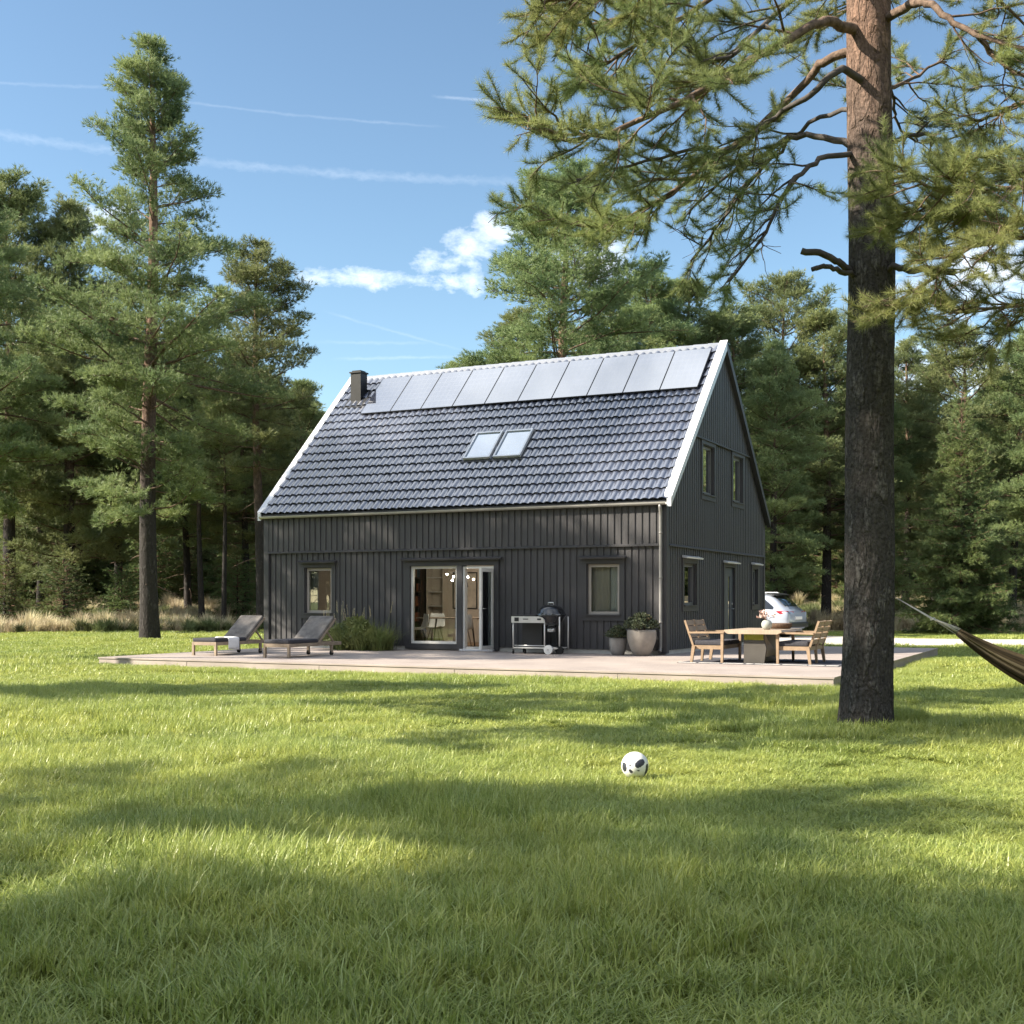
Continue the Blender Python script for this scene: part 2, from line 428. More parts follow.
# ------------------------------------------------------------------ camera, light, sky
CAM_H = 1.40; FPX = 1218.0; HOR = 600.0
cam = bpy.data.cameras.new('camera'); co = bpy.data.objects.new('camera', cam); COL.objects.link(co)
co.location = (0, 0, CAM_H); co.rotation_euler = (pi/2, 0, 0)
cam.sensor_width = 36; cam.lens = 36*FPX/1024; cam.shift_y = (HOR-512)/1024; cam.clip_end = 3000; cam.clip_start = .05
scene.camera = co

SUN_EL = radians(35)
SDIR = Vector((-.985*cos(SUN_EL), -.17*cos(SUN_EL), sin(SUN_EL))).normalized()
sl = bpy.data.lights.new('sun', 'SUN'); sl.energy = 5.0; sl.angle = radians(.53); sl.color = (1, .90, .74)
so = bpy.data.objects.new('sun', sl); COL.objects.link(so); so.location = (-20, -5, 30)
so.rotation_euler = SDIR.to_track_quat('Z', 'Y').to_euler()

w = bpy.data.worlds.new('World'); scene.world = w; w.use_nodes = True
wt = w.node_tree; bg = wt.nodes['Background']
def wn(typ, **kw):
    nd = wt.nodes.new(typ)
    for k, v in kw.items(): setattr(nd, k, v)
    return nd
def wm(op, a, b=0.0, c=0.0, clamp=False):
    nd = wn('ShaderNodeMath', operation=op, use_clamp=clamp)
    for i, v in enumerate((a, b, c)):
        if hasattr(v, 'links'): wt.links.new(v, nd.inputs[i])
        else: nd.inputs[i].default_value = v
    return nd.outputs[0]
def wnoise(vec, scale, detail=5, rough=.6, dist=0):
    nd = wn('ShaderNodeTexNoise'); wt.links.new(vec, nd.inputs['Vector'])
    nd.inputs['Scale'].default_value = scale; nd.inputs['Detail'].default_value = detail
    nd.inputs['Roughness'].default_value = rough; nd.inputs['Distortion'].default_value = dist
    return nd.outputs['Fac']
sky = wn('ShaderNodeTexSky', sky_type='NISHITA'); sky.sun_disc = False
sky.sun_elevation = SUN_EL; sky.sun_rotation = radians(260.2)
sky.air_density = 1.0; sky.dust_density = .5; sky.ozone_density = 1.3; sky.altitude = 0
tc = wn('ShaderNodeTexCoord'); gen = tc.outputs['Generated']
sp = wn('ShaderNodeSeparateXYZ'); wt.links.new(gen, sp.inputs[0])
az = wm('MULTIPLY', wm('ARCTAN2', sp.outputs[0], sp.outputs[1]), 180/pi)
el = wm('MULTIPLY', wm('ARCSINE', sp.outputs[2]), 180/pi)
cmb = wn('ShaderNodeCombineXYZ'); wt.links.new(az, cmb.inputs[0]); wt.links.new(wm('MULTIPLY', el, 1.7), cmb.inputs[1])
aev = cmb.outputs[0]
def azel(px, py):
    x, z = (px-512)/FPX, (HOR-py)/FPX
    return math.degrees(atan2(x, 1)), math.degrees(math.atan2(z, sqrt(1+x*x)))
n_big = wnoise(aev, .55, 6, .62, .3); n_fine = wnoise(aev, 1.5, 5, .65)
nz = wm('MULTIPLY_ADD', n_fine, .35, wm('MULTIPLY', n_big, .75))
cloud = None
def blob(px, py, rx, ry, gain=1.0):
    """a cumulus puff round a compass bearing and height above the horizon (degrees)"""
    global cloud
    a0, e0 = azel(px, py); rx = math.degrees(rx/FPX); ry = math.degrees(ry/FPX)
    d = wm('ADD', wm('POWER', wm('DIVIDE', wm('SUBTRACT', az, a0), rx), 2.0), wm('POWER', wm('DIVIDE', wm('SUBTRACT', el, e0), ry), 2.0))
    v = wm('MULTIPLY', wm('SUBTRACT', 1.0, d), .55*gain)
    cloud = v if cloud is None else wm('MAXIMUM', cloud, v)
for b in [(352, 277, 66, 13, .72), (425, 262, 22, 14, .8), (440, 281, 50, 10, .5), (470, 246, 28, 20, .85), (496, 226, 30, 17, .8), (484, 236, 26, 18, .85), (448, 262, 26, 12, .65),
          (472, 272, 16, 24, .6), (590, 262, 60, 34, .9), (105, 222, 40, 26, .55), (985, 275, 90, 40, 1.05), (915, 372, 80, 30, 1.05),
          (1010, 375, 90, 30, 1.1), (660, 395, 110, 45, .9), (850, 420, 60, 36, .8), (958, 333, 30, 12, .5), (700, 75, 40, 12, .5)]:
    blob(*b)
cl = wm('MULTIPLY', wm('SUBTRACT', wm('ADD', cloud, wm('MULTIPLY_ADD', nz, 2.0, -1.12)), .05), 1.15, clamp=True)
# unseen bright cloud overhead, added to brighten roof and panel reflections
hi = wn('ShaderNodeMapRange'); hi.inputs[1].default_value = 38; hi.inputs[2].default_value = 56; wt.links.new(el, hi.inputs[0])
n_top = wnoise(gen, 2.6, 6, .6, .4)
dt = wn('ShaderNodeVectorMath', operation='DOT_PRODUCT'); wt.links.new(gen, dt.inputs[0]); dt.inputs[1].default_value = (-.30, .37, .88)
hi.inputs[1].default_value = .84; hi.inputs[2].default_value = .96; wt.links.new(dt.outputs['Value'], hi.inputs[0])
added_cloud = wm('MULTIPLY', hi.outputs[0], wm('MULTIPLY', wm('SUBTRACT', n_top, .30), 3.2, clamp=True), clamp=True)
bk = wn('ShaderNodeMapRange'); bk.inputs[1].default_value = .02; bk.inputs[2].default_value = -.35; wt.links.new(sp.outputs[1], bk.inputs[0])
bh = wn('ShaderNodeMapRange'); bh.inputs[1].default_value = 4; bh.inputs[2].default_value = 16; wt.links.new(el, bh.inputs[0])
n_back = wnoise(gen, 2.1, 5, .6, .3)   # unseen cloud bank added behind the viewer as fill light
added_cloud = wm('MAXIMUM', added_cloud, wm('MULTIPLY', wm('MULTIPLY', bk.outputs[0], bh.outputs[0]), wm('MULTIPLY', wm('SUBTRACT', n_back, .33), 3.4, clamp=True)))
trail = None
def contrail(p, q, wid, amt):
    global trail
    (a0, e0), (a1, e1) = azel(*p), azel(*q)
    k = (e1-e0)/(a1-a0)
    wob = wm('MULTIPLY_ADD', n_fine, .30*wid/.12, -.15*wid/.12)
    dist = wm('ABSOLUTE', wm('ADD', wob, wm('SUBTRACT', wm('SUBTRACT', el, e0), wm('MULTIPLY', wm('SUBTRACT', az, a0), k))))
    v = wm('SUBTRACT', 1.0, wm('DIVIDE', dist, wid), clamp=True)
    ins = wm('MULTIPLY', wm('MULTIPLY', wm('SUBTRACT', az, a0), .8, clamp=True), wm('MULTIPLY', wm('SUBTRACT', a1, az), .5, clamp=True), clamp=True)
    v = wm('MULTIPLY', wm('MULTIPLY', v, ins), wm('MULTIPLY', wm('MULTIPLY_ADD', n_big, 1.1, -.1), amt))
    trail = v if trail is None else wm('MAXIMUM', trail, v)
contrail((-40, 80), (120, 88), .09, .13); contrail((150, 97), (450, 127), .08, .13)
contrail((-40, 128), (540, 182), .24, .17); contrail((330, 359), (470, 356), .10, .22)
contrail((310, 342), (440, 343), .10, .14); contrail((320, 310), (480, 355), .09, .12); contrail((430, 96), (560, 104), .10, .35)
mxv = wm('MAXIMUM', wm('MAXIMUM', wm('MULTIPLY', cl, .93), added_cloud), trail)
mixc = wn('ShaderNodeMix', data_type='RGBA')
sat = wn('ShaderNodeHueSaturation'); sat.inputs['Saturation'].default_value = .93; wt.links.new(sky.outputs[0], sat.inputs['Color'])
gm = wn('ShaderNodeGamma'); gm.inputs[1].default_value = 1.14; wt.links.new(sat.outputs[0], gm.inputs[0])
tint = wn('ShaderNodeMix', data_type='RGBA', blend_type='MULTIPLY'); tint.inputs[0].default_value = 1; wt.links.new(gm.outputs[0], tint.inputs[6]); tint.inputs[7].default_value = (.66, .73, .71, 1)
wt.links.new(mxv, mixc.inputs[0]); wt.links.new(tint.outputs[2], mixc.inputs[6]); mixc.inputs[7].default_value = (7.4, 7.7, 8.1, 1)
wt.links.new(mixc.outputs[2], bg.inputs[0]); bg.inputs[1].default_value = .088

vs = scene.view_settings; vs.view_transform = 'Standard'; vs.look = 'None'; vs.exposure = 1.45; vs.gamma = 1
cy = scene.cycles
cy.max_bounces = 7; cy.diffuse_bounces = 3; cy.glossy_bounces = 3; cy.transmission_bounces = 3; cy.transparent_max_bounces = 12
cy.caustics_reflective = False; cy.caustics_refractive = False; cy.sample_clamp_indirect = 4
cy.use_adaptive_sampling = True; cy.adaptive_threshold = .014; cy.use_denoising = True

# ------------------------------------------------------------------ ground
def smooth(a, b, x):
    t = np.clip((x-a)/(b-a), 0, 1); return t*t*(3-2*t)
def gz(x, y):
    x = np.asarray(x, float); y = np.asarray(y, float)
    u = .030*np.sin(.9*x+.4*y)+.026*np.sin(.5*x-1.1*y+1.3)+.018*np.sin(1.9*x+1.5*y+2)+.012*np.sin(3.1*x-2.3*y)
    near = (1-smooth(14, 19, y))*smooth(-1, 3, y)
    fx = smooth(53, 82, y)*1.5+.25*smooth(60, 70, y)*np.sin(.3*x+.2*y)
    return u*near*.9+fx-.012
HC = Vector((3.42, 27.24, 0)); HRZ = atan2(-.44, .898)
EX = Vector((cos(HRZ), sin(HRZ), 0)); EY = Vector((-sin(HRZ), cos(HRZ), 0))
def hw(lx, ly, z=0.0): return HC+EX*lx+EY*ly+Vector((0, 0, z))
DZ = .17

gx = np.concatenate([np.linspace(-900, -70, 12)[:-1], np.linspace(-70, -26, 23)[:-1], np.linspace(-26, 26, 131), np.linspace(26, 70, 23)[1:], np.linspace(70, 900, 12)[1:]])
gy = np.concatenate([np.linspace(-300, -4, 10)[:-1], np.linspace(-4, 30, 110)[:-1], np.linspace(30, 90, 61), np.linspace(90, 1500, 14)[1:]])
GX, GY = np.meshgrid(gx, gy)
V = np.stack([GX, GY, gz(GX, GY)], -1).reshape(-1, 3)
nx, ny = len(gx), len(gy)
ii, jj = np.meshgrid(np.arange(nx-1), np.arange(ny-1)); b0 = (jj*nx+ii).ravel()
Q = np.stack([b0, b0+1, b0+nx+1, b0+nx], -1)
g = link('ground', np_mesh('ground', V, quads=Q, mats=[M['ground']], smooth=True)); tag(g, 'ground under the lawn and the forest floor', kind='structure')

# gravel driveway beyond the house, a thin crowned sheet
mb = MB()
pts = []
xs = np.linspace(-3, 60, 64)
for i, x in enumerate(xs):
    lo = 37.6+.35*sin(.21*x)+.12*sin(1.3*x)+max(0, x-20)*.06; hi_ = 43.2+3.6*float(1-smooth(11, 16, x))+.4*sin(.17*x+1)+.12*sin(1.7*x)+max(0, x-20)*.08
    pts.append([(x, lo, .0), (x, lo+.5, .035), (x, (lo+hi_)/2, .06), (x, hi_-.5, .035), (x, hi_, 0)])
vs_ = [p for r in pts for p in r]; fs_ = [(i*5+k, i*5+5+k, i*5+6+k, i*5+k+1) for i in range(len(pts)-1) for k in range(4)]
mb.add(vs_, fs_, True)
tag(mb.build('driveway', M['asphalt_gravel']), 'pale gravel driveway behind the house', kind='structure')

# wooden deck
mb = MB(); mb.T = Matrix.Translation(HC) @ Matrix.Rotation(HRZ, 4, 'Z')
mbt = MB()
mbt.box((-10.62, -6.35, DZ-.028), (5.0, 0.0, DZ)); mbt.box((.0, .0, DZ-.028), (5.0, 6.8, DZ))
for (a, b) in (((-10.60, -6.335, -.05), (4.985, -6.31, DZ-.032)), ((4.96, -6.31, -.05), (4.985, 6.78, DZ-.032)), ((-10.605, -6.31, -.05), (-10.58, 0, DZ-.032)), ((.0, 6.755, -.05), (4.96, 6.78, DZ-.032))):
    mbt.box(a, b)
for x in (-8.2, -4.9, -1.9, 1.3): mbt.box((x, -6.342, -.05), (x+.012, -6.3365, DZ-.034))
o = mbt.build('deck', M['deck'], loc=HC, rz=HRZ); tag(o, 'weathered wooden deck round the front and gable of the house', kind='structure')

# ------------------------------------------------------------------ house
house = empty('house', HC, HRZ, 'dark grey board clad house with a steep glossy tiled roof and solar panels', 'house')
LX, LY = -11.0, 8.6
ZR0 = 3.73; RS = .972; RIDGE = LY/2
def roofz(ly): return ZR0+RS*min(ly, LY-ly)

def wall(name, pt, length, z0, top, holes, n0, proud=.022, pitch=.168, bw=.122, thick=.18, label=None, brk=(), first=0.0, cut=.0):
    """board-on-board wall; pt(a, n, z) maps along, outward, up"""
    mb = MB()
    br = sorted({0.0, length, *[h[0] for h in holes], *[h[1] for h in holes], *brk})
    def strip(a, b, na, nb, lo=z0):
        mid = (a+b)/2
        hs = sorted([(h[2], h[3]) for h in holes if h[0] < mid < h[1]])
        segs = []; cur = lo
        for (h0, h1) in hs: segs.append((cur, h0)); cur = max(cur, h1)
        segs.append((cur, None))
        for (u, v) in segs:
            ta, tb = (top(a), top(b)) if v is None else (v, v)
            if max(ta, tb)-u < .01 or u >= top(mid) : continue
            ta = min(ta, top(a)); tb = min(tb, top(b))
            P = [pt(a, na, u), pt(b, na, u), pt(b, na, max(u, tb)), pt(a, na, max(u, ta)), pt(a, nb, u), pt(b, nb, u), pt(b, nb, max(u, tb)), pt(a, nb, max(u, ta))]
            mb.add(P, [(0,3,2,1),(4,5,6,7),(0,1,5,4),(1,2,6,5),(2,3,7,6),(3,0,4,7)], False)
    for a, b in zip(br[:-1], br[1:]): strip(a, b, n0-thick, n0)
    rr = random.Random(hash(name) % 7 + int(length*10))
    a = first
    while a < length-.02:
        b = min(a+bw, length)
        cutp = sorted({a, b, *[x for h in holes for x in h[:2] if a < x < b], *[x for x in brk if a < x < b]})
        for u, v in zip(cutp[:-1], cutp[1:]):
            if v-u > .012: strip(u, v, n0+.0005, n0+proud+rr.uniform(-.002, .002), z0-rr.uniform(.0, .012)*0)
        a += pitch
    o = mb.build(name, M['paint_dark'], house)
    if label: o['label'] = label
    return o

fpt = lambda a, n, z: (LX+a, -n, z)
gpt = lambda a, n, z: (n, a, z)
bpt = lambda a, n, z: (LX+a, LY+n, z)
lpt = lambda a, n, z: (LX-n, a, z)
ZB, ZM, ZT = .27, 2.66, 3.62
def A(lx): return lx-LX
# openings in local lx (front) / ly (gable)
WL = (-9.76, -8.92, 1.06, 2.24); PAT = (-6.60, -5.28, .33, 2.23); DOOR = (-5.13, -4.27, .19, 2.25); WR = (-1.88, -1.06, 1.06, 2.24)
hol = [(A(h[0]), A(h[1]), h[2], h[3]) for h in (WL, PAT, DOOR, WR)]
wall('wall', fpt, 11.0, ZB, lambda a: ZM, hol, 0, label='lower front wall of dark vertical boards')
wall('wall', fpt, 11.0, ZM, lambda a: ZT, [], .035, label='upper front wall band of dark vertical boards', first=.1)
G1 = (1.24, 2.2, 1.27, 2.27); GD = (4.58, 5.53, .19, 2.25); G2 = (7.31, 7.86, 1.27, 2.27); U1 = (2.6, 3.55, 3.98, 5.2); U2 = (5.25, 6.2, 3.98, 5.2)
GM2 = 5.34
wall('wall', gpt, LY, ZB, lambda a: ZM, [G1, GD, G2], 0, label='lower gable wall of dark vertical boards')
wall('wall', gpt, LY, ZM, lambda a: min(GM2, roofz(a)-.12), [U1, U2], .03, brk=(RIDGE, (GM2-ZR0+.12)/RS, LY-(GM2-ZR0+.12)/RS), label='middle gable wall with two windows')
wall('wall', gpt, LY, GM2, lambda a: max(GM2, roofz(a)-.12), [], .06, brk=(RIDGE, (GM2-ZR0+.12)/RS, LY-(GM2-ZR0+.12)/RS), label='gable peak of dark vertical boards', first=.1)
wall('wall', bpt, 11.0, ZB, lambda a: ZT, [], 0, label='rear wall of dark vertical boards')
wall('wall', lpt, LY, ZB, lambda a: roofz(a)-.12, [], 0, brk=(RIDGE,), label='far gable wall of dark vertical boards')

mb = MB(); mb.box((LX, 0.015, -.1), (0-.015, .15, ZB)); mb.box((-.15, .15, -.1), (-.015, LY-.015, ZB)); mb.box((LX+.015, .15, -.1), (LX+.15, LY-.015, ZB)); mb.box((LX+.15, LY-.15, -.1), (-.15, LY-.015, ZB))
mb.build('foundation', M['concrete'], house)
mb = MB()   # belt boards with a sloped drip
def belt(p0, p1, out): pass
mb.prism([(0, ZM-.03), (-.085, ZM-.05), (-.085, ZM-.02), (-.035, ZM+.015), (0, ZM+.015)], 0, LX-.01, -.125)
mb.build('drip_rail', M['trim_dark'], house)
for z, y0, y1, o_ in ((ZM, .1, LY-.05, 0), (GM2, (GM2-ZR0+.12)/RS+.02, LY-(GM2-ZR0+.12)/RS-.02, .03)):
    mb = MB(); mb.prism([(o_, z-.03), (o_+.085, z-.05), (o_+.085, z-.02), (o_+.035, z+.015), (o_, z+.015)], 1, y0, y1)
    mb.build('drip_rail', M['trim_dark'], house)
for (x0, y0, x1, y1, zt) in ((-.12, -.068, .066, .10, ZT-.02), (LX-.05, -.068, LX+.11, .1, ZT-.02), (-.1, LY-.1, .05, LY+.06, ZT-.02)):
    mb = MB(); mb.rbox((x0, y0, .2), (x1, y1, zt), .008); mb.build('corner_board', M['trim_dark'], house)

# roof tiles: rows of rolled tiles with a lapped step
def roof_side(name, front):
    x0, x1 = LX-.12, .10; wl = .20; nw = int((x1-x0)/wl); per = 6
    U = np.linspace(x0, x1, nw*per+1)
    sl = sqrt(1+RS*RS); L = (RIDGE+.10)*sl-.03; rows = 17; rl = L/rows
    Vs = []; ly0 = -.10
    ph_ = (U-x0)/wl % 1.0
    prof = .046*np.sin(pi*ph_**.8)**1.1-.004
    rng = np.random.default_rng(4)
    nrm = np.array([0, -RS/sl, 1/sl])
    for r in range(rows):
        jit = np.append(.003*np.repeat(rng.standard_normal(nw), per), 0)
        for (s0, lift, pk) in ((r*rl+.03, .004, .6), (r*rl+.0, .044, 1), (r*rl+.0, .048, 1), (r*rl+.10, .042, 1), ((r+1)*rl+.03, .006, 1)):
            ly = ly0+s0/sl; z = ZR0+RS*ly; h = prof*pk+lift+jit
            Vs.append(np.stack([U, ly+nrm[1]*h, z+nrm[2]*h], -1))
    Vs = np.array(Vs); nu = Vs.shape[1]
    rowi = np.array([r*5+q for r in range(rows) for q in (0, 2, 3)])
    i, k = np.meshgrid(rowi, np.arange(nu-1), indexing='ij')
    b = (i*nu+k).ravel(); Qs = np.stack([b, b+1, b+nu+1, b+nu], -1)
    Vf = Vs.reshape(-1, 3)
    if not front: Vf = Vf.copy(); Vf[:, 1] = LY-Vf[:, 1]; Qs = Qs[:, ::-1]
    me = np_mesh(name, Vf, quads=Qs, mats=[M['tile']], smooth=True)
    o = link(name, me, house)
    return o
roof_side('roof', True)['label'] = 'front roof slope of glossy blue grey tiles'
roof_side('roof', False)['label'] = 'rear roof slope of glossy blue grey tiles'
# solid roof body under the tiles
for front in (True, False):
    f = (lambda y: y) if front else (lambda y: LY-y)
    mb = MB(); pr = [(-.09, ZR0-.09*RS-.01), (RIDGE-.001, ZR0+RIDGE*RS-.01), (RIDGE-.001, ZR0+RIDGE*RS-.12), (-.09, ZR0-.09*RS-.10)]
    mb.prism([(f(y), z) for y, z in pr], 0, LX-.1, .084); mb.build('roof_deck', M['trim_dark'], house)
mb = MB(); mb.box((LX-.02, -.088, ZT-.0), (.0, -.03, ZR0-.10)); mb.build('fascia', M['trim_dark'], house)
# ridge capping
mb = MB(); zr = ZR0+RIDGE*RS
k = LX-.1
while k < .08:
    e = min(k+.40, .09)
    pr = [(RIDGE-.15, zr-.10), (RIDGE-.09, zr+.02), (RIDGE-.03, zr+.065), (RIDGE+.03, zr+.065), (RIDGE+.09, zr+.02), (RIDGE+.15, zr-.10)]
    n = len(pr); mb.add([(k, y, z) for y, z in pr]+[(e, y, z-.012) for y, z in pr], [(i, i+1, n+i+1, n+i) for i in range(n-1)]+[tuple(range(n)), tuple(range(n, 2*n))[::-1]], False)
    k = e-.0
mb.build('ridge_cap', M['ridge'], house)
# verge boards: sloping metal-faced boards at both gables
def verge(x0, x1, front, label):
    mb = MB(); y0 = -.13
    f = (lambda y: y) if front else (lambda y: LY-y)
    pr = [(y0, ZR0+RS*y0-.12), (y0, ZR0+RS*y0+.07), (RIDGE-.002, zr+.085), (RIDGE-.002, zr-.15)]
    mb.prism([(f(y), z) for y, z in pr], 0, x0, x1)
    o = mb.build('verge_board', M['zinc'] if front else M['trim_dark'], house); o['label'] = label  # rear boards take the dark trim colour in place of shade
verge(.085, .19, True, 'pale metal verge on the front slope'); verge(.085, .19, False, 'rear slope verge board, coloured dark for its shade')
verge(LX-.2, LX-.1, True, 'pale metal verge at the far gable'); verge(LX-.2, LX-.1, False, 'far rear verge board, coloured dark for its shade')
mb = MB(); y0 = -.12
pr = [(y0, ZR0+RS*y0+.085), (y0, ZR0+RS*y0+.100), (RIDGE-.003, zr+.115), (RIDGE-.003, zr+.100)]
mb.prism(pr, 0, .0, .205); mb.build('verge_flashing', M['zinc'], house)
mb = MB(); mb.prism(pr, 0, LX-.22, LX-.03); mb.build('verge_flashing', M['zinc'], house)
# gutter: half round along the eave, and a downpipe at the corner
mb = MB()
gc = (-.165, ZR0-.10*RS-.05)
pr = []
for k in range(9): a = pi+pi*k/8; pr.append((gc[0]+.062*cos(a), gc[1]+.062*sin(a)))
pi_ = [(gc[0]+.055*cos(2*pi-pi*k/8), gc[1]+.055*sin(2*pi-pi*k/8)) for k in range(9)]
mb.prism(pr+pi_, 0, LX-.1, .08); mb.build('gutter', M['gutter'], house)
mb = MB(); mb.tube([(-.06, -.165, 3.55), (-.06, -.155, 3.45), (-.06, -.12, 3.36), (-.06, -.115, 3.25), (-.06, -.115, .35), (-.06, -.15, .27), (-.06, -.2, .24)], .038, 12)
for z in (.9, 1.9, 2.9): mb.tube([(-.06, -.115, z-.02), (-.06, -.115, z+.02)], .043, 12)
mb.build('downpipe', M['downpipe'], house)

# solar panels
sl = sqrt(1+RS*RS)
def on_roof(x, s, h):   # s: metres up the slope from the wall line, h: above the tile plane
    return (x, s/sl-h*RS/sl, ZR0+RS*s/sl+h/sl)
pw = .980; px0 = -9.92
for k in range(10):
    xa = px0+k*pw; xb = xa+pw-.012
    mb = MB(); mb.cur = 0
    s0, s1 = 4.03, 5.72
    c = [on_roof(x, s, h) for h in (.075, .115) for (x, s) in ((xa, s0), (xb, s0), (xb, s1), (xa, s1))]
    mb.add(c, [(0,3,2,1),(4,5,6,7),(0,1,5,4),(1,2,6,5),(2,3,7,6),(3,0,4,7)], False)
    fr = mb.build('solar_panel', M['black_metal'], house)
    mb = MB(); q = .011
    mb.add([on_roof(x, s, .1175) for (x, s) in ((xa+q, s0+q), (xb-q, s0+q), (xb-q, s1-q), (xa+q, s1-q))], [(0, 1, 2, 3)], False)
    mb.build('cell_glass', M['solar'], fr, fix=False)
# skylights
for k, xa in enumerate((-5.74, -4.89)):
    xb = xa+.76; s0, s1 = 1.66, 2.74
    def fbox(mb, xa, xb, s0, s1, h0, h1):
        c = [on_roof(x, s, h) for h in (h0, h1) for (x, s) in ((xa, s0), (xb, s0), (xb, s1), (xa, s1))]
        mb.add(c, [(0,3,2,1),(4,5,6,7),(0,1,5,4),(1,2,6,5),(2,3,7,6),(3,0,4,7)], False)
    mb = MB(); fbox(mb, xa-.06, xb+.06, s0-.09, s1+.07, .02, .062)
    sk = mb.build('skylight', M['black_metal'], house)
    mb = MB(); fw = .045
    fbox(mb, xa, xa+fw, s0, s1, .063, .135); fbox(mb, xb-fw, xb, s0, s1, .063, .135); fbox(mb, xa+fw, xb-fw, s0, s0+fw, .063, .13); fbox(mb, xa+fw, xb-fw, s1-fw, s1, .063, .13)
    mb.build('frame', M['zinc'], sk)
    mb = MB(); fbox(mb, xa+fw, xb-fw, s0+fw, s1-fw, .07, .10); mb.build('pane', M['skylight_glass'], sk)
# chimney
mb = MB(); cxm = -10.45; cy_ = 3.55; zc = ZR0+RS*cy_
mb.box((cxm-.17, cy_-.17, zc-.5), (cxm+.17, cy_+.17, zc+.72)); ch = mb.build('chimney', M['chimney_black'], house)
mb = MB(); mb.box((cxm-.20, cy_-.20, zc+.72), (cxm+.20, cy_+.20, zc+.76)); mb.box((cxm-.14, cy_-.14, zc+.76), (cxm+.14, cy_+.14, zc+.80)); mb.build('cap', M['chimney_black'], ch)
mb = MB()
c = [on_roof(x, s, h) for h in (.03, .055) for (x, s) in ((cxm-.30, (cy_-.36)*sl), (cxm+.42, (cy_-.36)*sl), (cxm+.42, (cy_+.2)*sl), (cxm-.30, (cy_+.2)*sl))]
mb.add(c, [(0,3,2,1),(4,5,6,7),(0,1,5,4),(1,2,6,5),(2,3,7,6),(3,0,4,7)], False)
mb.build('flashing', M['black_metal'], ch)

# windows
def obox(mb, pt, a, b, n0, n1, z0, z1):
    P = [pt(a, n0, z0), pt(b, n0, z0), pt(b, n1, z0), pt(a, n1, z0), pt(a, n0, z1), pt(b, n0, z1), pt(b, n1, z1), pt(a, n1, z1)]
    mb.add(P, [(0,3,2,1),(4,5,6,7),(0,1,5,4),(1,2,6,5),(2,3,7,6),(3,0,4,7)], False)
def hood(mb, pt, a, b, n, z):
    P = [pt(a, n, z), pt(b, n, z), pt(b, n+.11, z-.02), pt(a, n+.11, z-.02), pt(a, n, z+.05), pt(b, n, z+.05), pt(b, n+.12, z+.012), pt(a, n+.12, z+.012)]
    mb.add(P, [(0,3,2,1),(4,5,6,7),(0,1,5,4),(1,2,6,5),(2,3,7,6),(3,0,4,7)], False)
def window(pt, h, nb, tw=.115, label=None, hooded=True, sash='sash', glass_='glass', sill=True, casing=True, hood_ext=.05, glz=True):
    a, b, z0, z1 = h
    n = nb+.022
    mb = MB()
    if casing:
        obox(mb, pt, a-tw, a, n-.021, n+.030, z0-.02, z1+.0); obox(mb, pt, b, b+tw, n-.021, n+.030, z0-.02, z1)
        obox(mb, pt, a-tw, b+tw, n-.021, n+.032, z1, z1+tw)
        if sill: obox(mb, pt, a-tw, b+tw, n-.021, n+.028, z0-tw-.02, z0-.02)
    obox(mb, pt, a-.001, a+.02, nb-.16, n+.0, z0, z1); obox(mb, pt, b-.02, b+.001, nb-.16, n, z0, z1)
    obox(mb, pt, a+.02, b-.02, nb-.16, n, z1-.02, z1+.001)
    win = mb.build('window', M['trim_dark'], house)
    if label: win['label'] = label
    if hooded:
        mb = MB(); hood(mb, pt, a-tw-hood_ext, b+tw+hood_ext, n+.028, z1+tw+.005); mb.build('hood', M['zinc'] if pt is gpt else M['trim_dark'], win)
    mb = MB(); f = .065; d0, d1 = nb-.10, nb-.035
    obox(mb, pt, a+.02, a+.02+f, d0, d1, z0+.01, z1-.02); obox(mb, pt, b-.02-f, b-.02, d0, d1, z0+.01, z1-.02)
    obox(mb, pt, a+.02+f, b-.02-f, d0, d1, z1-.02-f, z1-.02); obox(mb, pt, a+.02+f, b-.02-f, d0, d1, z0+.01, z0+.01+f)
    mb.build('frame', M[sash], win)
    mb = MB(); obox(mb, pt, a+.02+f, b-.02-f, nb-.078, nb-.060, z0+.01+f, z1-.02-f); mb.build('pane', M[glass_], win)
    if sill:
        mb = MB(); obox(mb, pt, a-.03, b+.03, nb-.09, n+.06, z0-.02, z0+.01); mb.build('sill', M['trim_dark'], win)
    return win
def hl(h): return (A(h[0]), A(h[1]), h[2], h[3])
window(fpt, hl(WL), 0, label='left front window behind the loungers')
window(fpt, hl(WR), 0, label='right front window above the plant pots')
for h, nb, lb, hd in ((G1, 0, 'ground floor gable window near the corner', True), (G2, 0, 'narrow ground floor gable window beyond the door', True), (U1, .03, 'upper gable window nearer the front', False), (U2, .03, 'upper gable window nearer the rear', False)):
    window(gpt, h, nb, label=lb, hooded=hd, sash='gable_sash', glass_='coated_glass')

